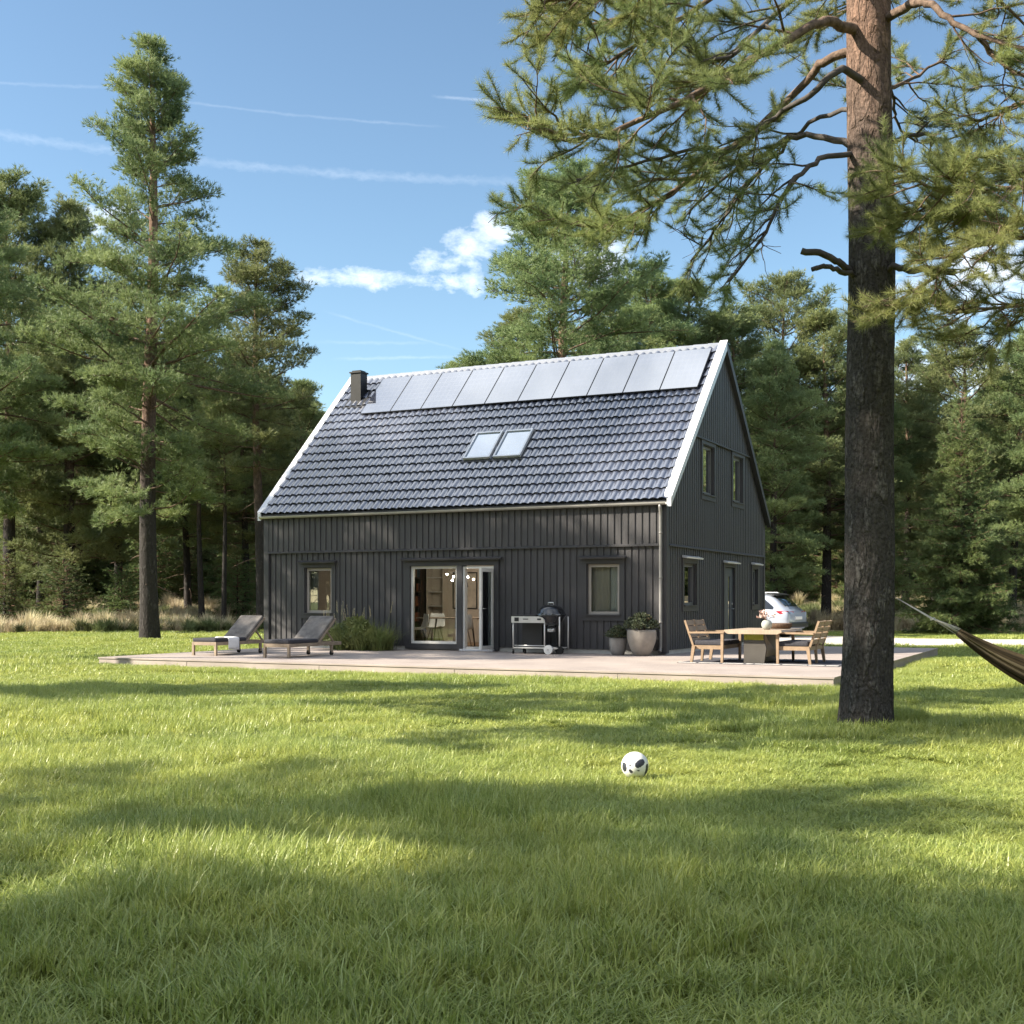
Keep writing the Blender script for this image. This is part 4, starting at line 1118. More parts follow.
# dry meadow grass at the edge of the wood
def tussock(rng, n, h, w, spread):
    az = rng.uniform(0, 2*pi, n); rr = np.abs(rng.standard_normal(n))*.10
    P = np.stack([np.cos(az)*rr, np.sin(az)*rr, np.zeros(n)], -1)
    az2 = az+rng.uniform(-.6, .6, n); ln = rng.uniform(.1, 1, n)*spread; hh = h*rng.uniform(.5, 1.1, n)
    out = np.stack([np.cos(az2), np.sin(az2), np.zeros(n)], -1); sd = np.stack([-np.sin(az2), np.cos(az2), np.zeros(n)], -1)*w/2
    V = []
    for t, wk in ((0, 1), (.5, .8)):
        c = P+out*(hh*ln*t**1.8)[:, None]; c[:, 2] = hh*(t-.35*ln*t*t)
        V += [c-sd*wk, c+sd*wk]
    c = P+out*(hh*ln)[:, None]; c[:, 2] = hh*(1-.35*ln); V.append(c)
    V = np.stack(V, 1).reshape(-1, 3); b = np.arange(n)*5
    return V, np.stack([b+2, b+3, b+4], -1), np.stack([b, b+1, b+3, b+2], -1)
tus = []
for i in range(5):
    V, T, Qd = tussock(rg, 150, .62, .022, .75); tus.append(np_mesh('tussock', V, tris=T, quads=Qd, mats=[M['straw']]))
for i in range(3):
    V, T, Qd = tussock(rg, 170, .50, .026, 1.0); tus.append(np_mesh('tussock', V, tris=T, quads=Qd, mats=[M['sedge']]))
tc_ = make_sources('tussock_tuft', tus)
n = 5200
x = rg.uniform(-46, 46, n); y = 52+rg.gamma(1.6, 7.5, n)
ok = (np.abs(x) < .46*y+4) & ~on_deck(x, y, .5) & ((vnoise(x, y, .45, 9) > -.12) | (rg.random(n) < .12)); x = x[ok]; y = y[ok]; n = len(x)
s = rg.uniform(.75, 1.6, n)
scatter('dry_grass', np.stack([x, y, gz(x, y)-.02], -1), np.stack([np.zeros(n), np.zeros(n), rg.uniform(0, 6.28, n)], -1), np.stack([s, s, s*rg.uniform(.7, 1.2, n)], -1), np.where(vnoise(x, y, .3, 12)+rg.normal(0, .35, n) > .1, rg.integers(5, 8, n), rg.integers(0, 5, n)), tc_, 'pale dry meadow grass at the edge of the wood')

# the deep wood that reads as one mass
fm = []
for (t, c) in PINES[1:]+[SPRUCES[0], SPRUCES[1]]:
    tv = np.empty(len(t.vertices)*3, np.float32); t.vertices.foreach_get('co', tv)
    fm.append((t, c))
fc = bpy.data.collections.new('deep_wood')
HH = PH[1:]+[SH[0], SH[1]]
for i, (t, c) in enumerate(fm):
    for nm, me in (('trunk', t), ('crown', c)):
        o = bpy.data.objects.new('wood_%d_%s' % (i, nm), me); fc.objects.link(o)
names = sorted(o.name for o in fc.objects)
P = []; Rr = []; S = []; I = []
rf = np.random.default_rng(5)
for y in np.arange(79, 150, 6.5):
    xs = np.arange(-.55*y-8, .95*y+10, 5.2)
    for x in xs:
        xx = x+rf.uniform(-2, 2); yy = y+rf.uniform(-2.5, 2.5)
        v = rf.integers(0, 6) if rf.random() < .85 else 5
        left = xx/yy < -.17
        if not left and v == 0: v = 2
        H = rf.uniform(14.5, 19.5)*(yy/90)**.35 if left else rf.uniform(11.5, 14.5)*(yy/75)**.55
        if v == 5: H *= .7
        if -.20 < xx/yy < -.06: H = min(H, 12.5*(yy/75))
        sc_ = H/HH[v]; rz = rf.uniform(0, 6.28)
        for part in ('crown', 'trunk'):
            P.append((xx, yy, float(gz(xx, yy)))); Rr.append((0, 0, rz)); S.append((sc_*1.1, sc_*1.1, sc_)); I.append(names.index('wood_%d_%s' % (v, part)))
for q in range(330):
    yy = rf.uniform(70, 128); xx = rf.uniform(-.52, .62)*yy; sc_ = rf.uniform(2.6, 6.5)/HH[6]; rz = rf.uniform(0, 6.28)
    for part in ('crown', 'trunk'):
        P.append((xx, yy, float(gz(xx, yy)))); Rr.append((0, 0, rz)); S.append((sc_*1.25, sc_*1.25, sc_)); I.append(names.index('wood_6_%s' % part))
for q in range(330):
    a = rf.uniform(radians(-195), radians(50)); rd = rf.uniform(36, 72); xx, yy = rd*cos(a)*1.1, rd*sin(a)
    if (xx > 0 and yy > -12 and xx < 34) or (xx < 0 and yy > 3 and xx > -38): continue
    v = rf.integers(0, 6); H = rf.uniform(12, 18); rz = rf.uniform(0, 6.28); sc_ = H/HH[v]
    for part in ('crown', 'trunk'):
        P.append((xx, yy, 0)); Rr.append((0, 0, rz)); S.append((sc_*1.2, sc_*1.2, sc_)); I.append(names.index('wood_%d_%s' % (v, part)))
scatter('forest', P, Rr, S, I, fc, 'deep pine wood behind the clearing')
# ------------------------------------------------------------------ the big pine in front and its neighbour
rb = np.random.default_rng(404)
YO = 0.0
def PX(px, py, Y):
    Y = Y+YO
    return np.array([(px-512)/FPX*Y, Y, CAM_H+(HOR-py)*Y/FPX])
TX, TY = 3.81, 13.1
def big_trunk(name, x, y, H, rfun, parent, wob=.05, seed=3):
    r = np.random.default_rng(seed); segs = 96; nz_ = 300
    zs = np.linspace(-.15, H, nz_)
    a = np.linspace(0, 2*pi, segs, endpoint=False)
    A_, Z_ = np.meshgrid(a, zs)
    R_ = rfun(Z_)
    # long plates of bark: warped ridges
    w_ = 1.1*np.sin(2.3*Z_+2*np.sin(A_*2))+.8*np.sin(5.1*Z_+3*np.sin(A_*3+1))+.5*np.sin(9.7*Z_+A_*5)
    ridge = np.abs(np.sin(A_*11+1.6*w_+.8*np.sin(Z_*13)))*.6+np.abs(np.sin(A_*19-1.4*w_+1.7*np.sin(Z_*9.3)))*.4
    amp = .020*np.clip(1.15-Z_/9, .25, 1)
    R_ = R_+amp*(ridge-.55)+.010*np.sin(A_*3+Z_*1.7)+.032*np.exp(-np.clip(Z_, 0, 9)*3.2)*(1+.5*np.sin(A_*5+1))
    cx_ = wob*np.sin(Z_*.33); 
    V = np.stack([R_*np.cos(A_)+cx_, R_*np.sin(A_), Z_], -1).reshape(-1, 3)
    i, k = np.meshgrid(np.arange(nz_-1), np.arange(segs), indexing='ij'); k2 = (k+1) % segs
    Q = np.stack([i*segs+k, i*segs+k2, (i+1)*segs+k2, (i+1)*segs+k], -1).reshape(-1, 4)
    return link(name, np_mesh(name, V, quads=Q, mats=[M['bark_near']], smooth=True), parent)
pine = empty('pine_tree', (TX, TY, 0), 0, 'huge rough barked pine in the foreground with long overhanging limbs', 'tree')
big_trunk('trunk', TX, TY, 16.5, lambda z: np.where(z < 8.2, .262-.0045*z, .225-(z-8.2)*.022)+.0, pine)

def smooth_line(P, k=4):
    """Catmull-Rom through the limb's bends"""
    P = np.asarray(P); out = []
    for i in range(len(P)-1):
        p0 = P[max(i-1, 0)]; p1 = P[i]; p2 = P[i+1]; p3 = P[min(i+2, len(P)-1)]
        for q in range(k):
            t = q/k
            out.append(.5*((2*p1)+(p2-p0)*t+(2*p0-5*p1+4*p2-p3)*t*t+(3*p1-p0-3*p2+p3)*t**3))
    out.append(P[-1]); return np.array(out)

def limb(parent, org, line, r0, r1=.012, u0=.35, dens=3.0, lf=.5, lmin=.35, droop=-.02, foliage_=True, mat='limb', leafy=1.0, seedtwigs=True, bare=False, vert=.35, S=.094, nn=38):
    """one limb (bark) with its own needles as a child; line: list of world points"""
    line = smooth_line(line); L = np.linalg.norm(np.diff(line, axis=0), axis=1).sum()
    line = line+np.concatenate([[np.zeros(3)], rb.standard_normal((len(line)-1, 3))*.012])
    wd = Wood(); wd.tube(line, (r0*.72-r1)*(1-np.linspace(0, 1, len(line)))**1.15+r1, 9)
    tuftP = []; tuftD = []
    if not bare:
        m = max(4, int(L*dens*1.5))
        for q in range(m):
            u = u0+(1-u0)*(q+rb.uniform(.1, .9))/m
            p, d = at_line(line, min(u, .998))
            sgn = 1 if rb.random() < .5 else -1
            yaw = sgn*rb.uniform(.45, 1.35)
            h = np.array([d[0]*cos(yaw)-d[1]*sin(yaw), d[0]*sin(yaw)+d[1]*cos(yaw), d[2]*.4+rb.uniform(-vert, vert)])
            l = lf*L*(1-u)*rb.uniform(.45, 1.0)+lmin*rb.uniform(.7, 1.6)
            tw = bend(rb, p, unit(h), l, 6, droop, .17)
            rt = min(.022, .006+.009*l)
            wd.tube(tw, np.linspace(rt, .004, 7), 5)
            kk = max(5, int(l*11))
            for s_ in range(kk):
                uu = rb.uniform(.22, 1); pp, dd = at_line(tw, min(uu, .998))
                yy = rb.uniform(.4, 1.3)*(1 if s_ % 2 else -1)
                hd = unit(np.array([dd[0]*cos(yy)-dd[1]*sin(yy), dd[0]*sin(yy)+dd[1]*cos(yy), dd[2]+rb.uniform(-.35, .45)]))
                l2 = rb.uniform(.12, .38)
                t2 = bend(rb, pp, hd, l2, 3, .10, .12)
                wd.tube(t2, [.0045, .004, .0035, .003], 3)
                if rb.random() < leafy:
                    for v in np.arange(.18, 1.0, .042/l2):
                        a_, b_ = at_line(t2, min(v, .998)); tuftP.append(a_); tuftD.append(unit(b_+np.array([0, 0, .3])))
    wv = np.concatenate(wd.V)-org; wq = np.concatenate(wd.Q)
    b = link('branch', np_mesh('branch', wv, quads=wq, mats=[M[mat]], smooth=True), parent)
    if tuftP and foliage_:
        P_ = np.array(tuftP)-org; D_ = np.array(tuftD)
        nv, nt = needles(rb, P_, D_, S*rb.uniform(.75, 1.2, len(P_)), nn, .0042, 1.1)
        link('needles', np_mesh('needles', nv, tris=nt, mats=[M['needle_near']]), b)
    return len(tuftP)
O = np.array([TX, TY, 0.]); Y0 = 13.84; YO = -.74
LIMBS = [
 # lit limb reaching far left, above
 dict(line=[PX(862, 34, Y0), PX(833, 22, 13.5), PX(813, 25, 13.2), PX(764, 53, 12.7), PX(700, 92, 12.2), PX(620, 128, 11.8), PX(565, 138, 11.5), PX(522, 114, 11.3)], r0=.085, u0=.34, dens=4.2, lf=.33, lmin=.34, vert=.5),
 # long dark drooping limb
 dict(line=[PX(862, 50, Y0), PX(824, 61, 14.1), PX(807, 82, 14.3), PX(757, 130, 14.7), PX(721, 152, 15.0), PX(683, 184, 15.3), PX(637, 214, 15.6), PX(588, 226, 15.9), PX(520, 205, 16.2)], r0=.075, u0=.50, dens=4.2, lf=.36, lmin=.36, vert=.55),
 dict(line=[PX(868, 86, Y0), PX(847, 71, 13.5), PX(830, 76, 13.3), PX(804, 100, 13.4), PX(775, 116, 13.6), PX(735, 148, 13.8), PX(690, 150, 14.0), PX(630, 165, 14.2), PX(575, 180, 14.3)], r0=.06, u0=.45, dens=3.4, lf=.34, lmin=.3, mat='dead_limb'),
 dict(line=[PX(858, 146, Y0), PX(824, 138, 14.1), PX(790, 139, 14.3), PX(757, 159, 14.5), PX(732, 172, 14.6), PX(686, 214, 14.9)], r0=.058, u0=.40, dens=3.2, lf=.42, lmin=.30, droop=-.10, mat='dead_limb', leafy=.42),
 dict(line=[PX(858, 153, Y0), PX(820, 160, 13.5), PX(797, 177, 13.3), PX(774, 212, 13.2), PX(760, 240, 13.2), PX(728, 282, 13.2)], r0=.045, u0=.25, dens=3.4, lf=.45, lmin=.30, droop=-.10, mat='dead_limb', leafy=.55),
 dict(line=[PX(858, 110, Y0), PX(820, 118, 14.5), PX(780, 150, 14.9), PX(745, 190, 15.2), PX(715, 232, 15.4), PX(690, 262, 15.5)], r0=.04, u0=.3, dens=3.4, lf=.42, lmin=.3, droop=-.06, mat='dead_limb', leafy=.5),
 # upper limbs from above the picture
 dict(line=[PX(862, -70, Y0), PX(800, -10, 13.2), PX(754, 37, 12.7), PX(720, 60, 12.5), PX(690, 52, 12.4)], r0=.05, u0=.30, dens=3.0, lf=.4, lmin=.3, mat='dead_limb', leafy=.7),
 dict(line=[PX(862, -130, Y0), PX(790, -60, 14.3), PX(720, -20, 14.6), PX(650, 8, 14.9), PX(590, 25, 15.1), PX(545, 18, 15.3)], r0=.07, u0=.40, dens=4.4, lf=.36, lmin=.35, vert=.6),
 dict(line=[PX(862, -110, Y0), PX(780, -50, 14.0), PX(710, 0, 14.1), PX(655, 32, 14.2), PX(610, 62, 14.2), PX(580, 72, 14.2)], r0=.06, u0=.42, dens=4.2, lf=.34, lmin=.35, vert=.6),
 dict(line=[PX(862, -160, Y0), PX(760, -100, 12.9), PX(680, -50, 12.5), PX(600, -14, 12.2), PX(540, 4, 12.0)], r0=.06, u0=.45, dens=3.8, lf=.33, lmin=.3, vert=.5),
 # right side
 dict(line=[PX(880, 22, Y0), PX(910, 5, 13.3), PX(926, 3, 13.1), PX(950, 18, 12.9), PX(976, 33, 12.7), PX(1024, 48, 12.4), PX(1110, 60, 12.0)], r0=.075, u0=.45, dens=2.6, lf=.35, lmin=.3, droop=-.05, leafy=.7),
 dict(line=[PX(976, 33, 12.7), PX(990, 50, 12.8), PX(1024, 77, 12.7), PX(1080, 110, 12.5)], r0=.045, u0=.3, dens=2.8, lf=.4, lmin=.3, droop=-.06, leafy=.7),
 dict(line=[PX(878, 146, Y0), PX(917, 134, 14.2), PX(940, 139, 14.4), PX(960, 153, 14.6), PX(970, 174, 14.7)], r0=.04, u0=.22, dens=3.4, lf=.42, lmin=.25, droop=-.05, mat='dead_limb', leafy=.5),
 dict(line=[PX(878, 92, Y0), PX(899, 86, 14.6), PX(925, 70, 15.0), PX(945, 60, 15.3)], r0=.04, u0=.2, dens=3.6, lf=.5, lmin=.3, leafy=.8),
 dict(line=[PX(878, 60, Y0), PX(892, 100, 14.3), PX(898, 125, 14.5), PX(915, 142, 14.7)], r0=.03, u0=.2, dens=3.2, lf=.45, lmin=.25, leafy=.6, mat='dead_limb'),
 dict(line=[PX(880, -60, Y0), PX(930, -40, 14.4), PX(985, -10, 14.8), PX(1030, 30, 15.0)], r0=.06, u0=.25, dens=3.8, lf=.45, lmin=.35),
 dict(line=[PX(866, -90, Y0), PX(872, -40, 15.0), PX(850, 5, 15.8), PX(820, 30, 16.4)], r0=.05, u0=.3, dens=3.6, lf=.45, lmin=.35),
 # dead stubs
 dict(line=[PX(856, 274, Y0), PX(842, 265, 13.7), PX(827, 256, 13.6), PX(802, 251, 13.5)], r0=.055, r1=.035, bare=True, mat='dead_limb'),
 dict(line=[PX(856, 278, Y0), PX(840, 272, 13.5), PX(827, 266, 13.4), PX(812, 270, 13.3)], r0=.04, r1=.025, bare=True, mat='dead_limb'),
 dict(line=[PX(876, 272, Y0), PX(895, 267, 13.6), PX(915, 270, 13.5), PX(953, 272, 13.4)], r0=.05, r1=.035, u0=.4, dens=3.0, lmin=.25, mat='dead_limb', leafy=.15),
]
ntuft = 0
for d in LIMBS: ntuft += limb(pine, O, **d)
# unseen upper crown, so that the tree is whole
t2, c2 = gen_pine(31, 17.0, 11.3, 3.6, .2, dens=3.0, dead=False)
link('crown', c2, pine)

YO = -.5
# neighbour whose boughs come in from the right; the hammock's other end
NXp, NYp = 8.9, 12.1
npine = empty('pine_tree', (NXp, NYp, 0), 0, 'pine just beyond the right edge with bright boughs reaching into view', 'tree')
big_trunk('trunk', NXp, NYp, 14, lambda z: np.clip(.24-.012*z, .04, 1), npine, seed=8)
O2 = np.array([NXp, NYp, 0.])
for d in [
 dict(line=[O2+[0, 0, 6.0], PX(1150, 120, 12.0), PX(1060, 165, 11.9), PX(1000, 190, 11.8), PX(940, 190, 11.7), PX(898, 170, 11.7)], r0=.05, u0=.35, dens=3.6, lf=.28, lmin=.30, vert=.6),
 dict(line=[O2+[0, 0, 5.5], PX(1150, 190, 12.3), PX(1070, 215, 12.3), PX(1010, 222, 12.2), PX(950, 215, 12.2), PX(915, 200, 12.1)], r0=.05, u0=.38, dens=3.2, lf=.28, lmin=.30, vert=.6),
 dict(line=[O2+[0, 0, 4.8], PX(1120, 225, 11.5), PX(1040, 235, 11.4), PX(975, 246, 11.4), PX(935, 276, 11.4), PX(880, 312, 11.4)], r0=.04, u0=.42, dens=2.6, lf=.22, lmin=.24, droop=-.06, leafy=.8),
 dict(line=[O2+[0, 0, 4.4], PX(1120, 285, 12.0), PX(1050, 300, 12.0), PX(990, 308, 12.0), PX(955, 312, 12.0)], r0=.035, u0=.40, dens=3.0, lf=.3, lmin=.25, leafy=.6),
 dict(line=[O2+[0, 0, 7.2], PX(1140, 40, 12.8), PX(1070, 80, 13.0), PX(1010, 110, 13.1), PX(975, 120, 13.2)], r0=.04, u0=.5, dens=3.0, lf=.3, lmin=.25, leafy=.6),
 dict(line=[O2+[0, 0, 5.0], O2+[.8, -1.2, 5.4], O2+[1.8, -2.6, 5.6]], r0=.05, u0=.3, dens=3.0, lf=.4, lmin=.3)]:
    ntuft += limb(npine, O2, **d)
t3, c3 = gen_pine(33, 14.0, 7.6, 3.4, .2, dens=3.2, dead=False); link('crown', c3, npine)

# tall grass at the foot of the big pine is part of the lawn cover above

# ------------------------------------------------------------------ hammock
hm = empty('hammock', (4.28, 13.7, 0), 0, 'brown striped cloth hammock slung from the big pine by pale ropes', 'hammock')
H0 = np.array([4.28, 13.7, 0.]); YO = -.45
_c0 = PX(957, 633, 13.45); _c1 = np.array([8.2, 12.1, 1.12]); _u = np.linspace(0, 1, 41)
_cl = _c0[None]*(1-_u[:, None])+_c1[None]*_u[:, None]; _cl[:, 2] -= 3.55*_u*(1-_u)
_ro = np.linspace(PX(893, 596, 13.72), _c0, 17)[:-1]; _re = np.linspace(_c1, np.array([8.66, 12.1, 1.55]), 17)[1:]
ctl = np.concatenate([_ro, _cl, _re])
nC = len(ctl); i0, i1 = 16, 56
nv_ = 25; V = []; ac = []
for i in range(i0, i1+1):
    u = (i-i0)/(i1-i0); wdt = .12+1.05*sin(pi*u)**1.15 if 0 < u < 1 else .12; dep = .05+.42*sin(pi*min(1, max(0, u)))
    p = ctl[i]; d = unit(ctl[min(i+1, nC-1)]-ctl[max(i-1, 0)]); s_ = unit(np.array([d[1], -d[0], 0.]))
    up = np.cross(s_, d); up = up if up[2] > 0 else -up
    for k in range(nv_):
        v = k/(nv_-1)*2-1
        fold = .014*sin(k*2.1+u*3)+.010*sin(k*4.7+1)
        V.append(p+s_*(wdt/2*np.sign(v)*abs(v)**.85)*.62+up*(dep*(abs(v)**1.8)+fold)-H0); ac.append(k/(nv_-1))
a_, b_ = np.meshgrid(np.arange(i1-i0), np.arange(nv_-1), indexing='ij'); q = (a_*nv_+b_).ravel()
me = np_mesh('cloth', np.array(V), quads=np.stack([q, q+1, q+nv_+1, q+nv_], -1), mats=[M['hammock']], smooth=True)
at = me.attributes.new('across', 'FLOAT', 'POINT'); at.data.foreach_set('value', np.array(ac, np.float32))
cl_ = link('cloth', me, hm); sd_ = cl_.modifiers.new('thick', 'SOLIDIFY'); sd_.thickness = .008
for end, (tip, row) in enumerate(((ctl[10], 0), (ctl[nC-11], i1-i0))):
    sp_c = tip; d = unit(ctl[9]-ctl[6]) if end == 0 else unit(ctl[-5]-ctl[-8])
    s_ = unit(np.array([d[1], -d[0], 0.]))
    mb = MB(); mb.tube([sp_c-s_*.16-H0, sp_c+s_*.16-H0], .014, 8); mb.build('spreader', M['rope'], hm)
    mb = MB()
    for k in range(0, nv_, 2):
        a0 = sp_c+s_*(.30*(k/(nv_-1)-.5)); mb.tube([a0-H0, V[row*nv_+k]], .004, 4)
        knot = ctl[0] if end == 0 else ctl[-1]
        mb.tube([a0-H0, knot-H0], .004, 4)
    mb.build('cords', M['rope'], hm)
    knot = ctl[0] if end == 0 else ctl[-1]
    mb = MB(); c_ = np.array([TX+.02, TY, knot[2]+.02]) if end == 0 else np.array([NXp, NYp, knot[2]+.02]); rr_ = .25
    if end == 0: continue
    mb.tube([c_+[rr_*cos(t), rr_*sin(t), .012*sin(3*t)]-H0 for t in np.linspace(0, 2*pi, 28)], .012, 6, False)
    mb.build('rope_loop', M['rope'], hm)

YO = 0.0
# ------------------------------------------------------------------ football
def football():
    c = Vector(((635-512)/FPX*9.75, 9.75, .075)); r = .11
    seg, ring = 128, 64; vs = []; fs = []; ms = []
    view = Vector((-c.x, -c.y, CAM_H-c.z)).normalized(); rt = view.cross(Vector((0, 0, 1))).normalized()*-1; up = rt.cross(view)*-1
    up = Vector((0, 0, 1)); rt = Vector((1, 0, 0)).normalized()
    def dirn(a, b): # a right, b up as seen from the lawn side (unit disc)
        x = rt-view*rt.dot(view); x.normalize(); y = view.cross(x)
        if y.z < 0: y = -y
        zc = sqrt(max(0, 1-a*a-b*b)); return (x*a+y*b+view*zc).normalized(), x, y
    marks = []
    for (a, b, la, lb, th) in ((.38, .16, .42, .24, 35), (.86, -.30, .20, .42, -20), (-.80, -.10, .26, .34, 10), (-.30, -.42, .17, .12, -45), (.10, -.85, .3, .2, 0), (-.36, .0, .10, .055, 20), (-.33, -.40, .05, .16, 0), (0.25, -.36, .10, .05, -10)):
        n, x, y = dirn(a, b); t1 = (x-n*x.dot(n)).normalized(); t2 = n.cross(t1)
        t = radians(th); marks.append((n, t1*cos(t)+t2*sin(t), -t1*sin(t)+t2*cos(t), la, lb))
    for (n, la, lb) in ((Vector((.3, .8, .5)), .4, .25), (Vector((-.6, .7, .2)), .4, .25), (Vector((.2, .5, -.8)), .4, .25)):
        n = n.normalized(); t1 = n.orthogonal().normalized(); marks.append((n, t1, n.cross(t1), la, lb))
    for i in range(ring+1):
        t = pi*i/ring
        for k in range(seg):
            a = 2*pi*k/seg; vs.append((r*sin(t)*cos(a), r*sin(t)*sin(a), -r*cos(t)))
    for i in range(ring):
        for k in range(seg):
            k2 = (k+1) % seg; f = (i*seg+k, i*seg+k2, (i+1)*seg+k2, (i+1)*seg+k); fs.append(f)
            p = sum((Vector(vs[j]) for j in f), Vector())/4/r; m = 0
            for (n, t1, t2, la, lb) in marks:
                if p.dot(n) > .3 and (abs(p.dot(t1))/la)**2.6+(abs(p.dot(t2))/lb)**2.6 < 1: m = 1
            ms.append(m)
    mb = MB(); mb.add(vs, fs, True); mb.m = ms
    o = mb.build('football', [simple('white_ball_skin', (.74, .74, .73), .35, .04, 20), simple('black_ball_print', (.03, .032, .045), .4, .4, 90)], loc=c)
    tag(o, 'white football with black patches lying on the lawn', 'football')
football()

# ------------------------------------------------------------------ furniture on the deck
D0 = DZ
def at(lx, ly, z=D0): return hw(lx, ly, z)

def lounger(loc, rz, label, cushion_label=None):
    """foot end at the origin, head towards +y; 0.66 wide, 1.95 long"""
    e = empty('sun_lounger', loc, rz, label, 'sun lounger', 'sun loungers on the left of the deck')
    W, L, h = .68, 1.95, .30
    mb = MB()
    mb.rbox((0, 0, h-.075), (.05, L, h), .006); mb.rbox((W-.05, 0, h-.075), (W, L, h), .006)
    mb.rbox((.05, 0, h-.075), (W-.05, .05, h), .006); mb.rbox((.05, L-.05, h-.075), (W-.05, L, h), .006); mb.box((.05, 1.05, h-.07), (W-.05, 1.1, h-.01))
    mb.build('frame', M['teak'], e)
    for (x, y) in ((0, 0), (W-.055, 0)):
        mb = MB(); mb.rbox((x, y+.0, 0), (x+.055, y+.055, h-.076), .005); mb.build('leg', M['teak'], e)
    for (x, y) in ((0, L-.38), (W-.055, L-.38)):
        mb = MB(); mb.rbox((x, y, .05), (x+.055, y+.055, h-.076), .005); lg = mb.build('leg', M['teak'], e)
        mb = MB(); mb.tube([(x+.01, y+.027, .055), (x+.045, y+.027, .055)], .055, 14); mb.build('wheel', M['rubber'], lg)
    mb = MB()
    for k in range(9): mb.box((.05, .08+k*.105, h-.028), (W-.05, .08+k*.105+.075, h-.006))
    mb.build('slatted_base', M['teak'], e)
    mb = MB(); mb.rbox((.015, .0, h+.001), (W-.015, 1.08, h+.085), .03); mb.build('seat_cushion', M['cushion_dark'], e)
    bt = Matrix.Translation((0, 1.06, h-.01)) @ Matrix.Rotation(radians(38), 4, 'X')
    mb = MB(); mb.T = bt
    mb.rbox((.0, 0, -.03), (.045, .86, .012), .006); mb.rbox((W-.045, 0, -.03), (W, .86, .012), .006); mb.box((.045, .81, -.03), (W-.045, .86, .012)); mb.box((.045, .0, -.03), (W-.045, .05, .0))
    bf = mb.build('backrest', M['teak'], e)
    mb = MB(); mb.T = bt; mb.rbox((.02, .02, .014), (W-.02, .85, .085), .03); c_ = mb.build('back_cushion', M['cushion_worn'], bf); c_['label'] = 'worn grey back cushion'
    for x in (.06, W-.09):
        mb = MB(); mb.bar((x+.015, 1.06+.5*cos(radians(38)), h+.5*sin(radians(38))-.05), (x+.015, 1.75, h-.02), .03, .03); mb.build('prop', M['teak'], e)
    return e
LA = at(-9.42, -4.75); LB = at(-7.3, -4.95)
lounger(LA, HRZ, 'slatted teak sun lounger with dark cushion, white towel over its side')
lounger(LB, HRZ, 'slatted teak sun lounger nearer the planted grass, no towel')
# towel over the right rail of the left lounger
def towel():
    mb = MB(); mb.smooth = True
    prof = [(.30, .398), (.42, .400), (.55, .401), (.64, .398), (.683, .385), (.695, .35), (.696, .28), (.697, .2), (.697, .13)]
    n = 14; vs = []; fs = []
    for i, (x, z) in enumerate(prof):
        for k in range(n):
            t = k/(n-1); y = .42+.36*t+.03*(i/9)*(t-.5)
            vs.append((x+(.006*sin(t*9+i*.3) if i > 5 else 0), y, z+(.006*sin(t*7+i) if i < 4 else 0)-(0.02*t if i == 8 else 0)))
    for i in range(len(prof)-1):
        for k in range(n-1): fs.append((i*n+k, i*n+k+1, (i+1)*n+k+1, (i+1)*n+k))
    mb.add(vs, fs, True)
    o = mb.build('towel', M['cloth_white'], loc=LA, rz=HRZ); s_ = o.modifiers.new('t', 'SOLIDIFY'); s_.thickness = .012
    tag(o, 'white towel draped over the side of the left lounger', 'towel')
towel()

# planters
def leafball(r, n, rad, squash, size):
    """twigs and small leaves in an uneven dome"""
    d = unit(r.standard_normal((n, 3))); d[:, 2] = np.abs(d[:, 2])*1.0-.15
    lump = 1+.16*np.sin(d[:, 0]*5+1)+.14*np.sin(d[:, 1]*6+d[:, 2]*4)
    P = d*(rad*lump*r.uniform(.45, 1.0, n)**.5)[:, None]*np.array([1, 1, squash])
    u = unit(r.standard_normal((n, 3))+d*.6); sd = unit(np.cross(u, r.standard_normal((n, 3))))
    s = size*r.uniform(.6, 1.3, n)[:, None]
    V = np.stack([P-u*s*.1, P+sd*s*.32+u*s*.45, P+u*s, P-sd*s*.32+u*s*.45], 1).reshape(-1, 3)
    return V, np.arange(n*4).reshape(-1, 4)
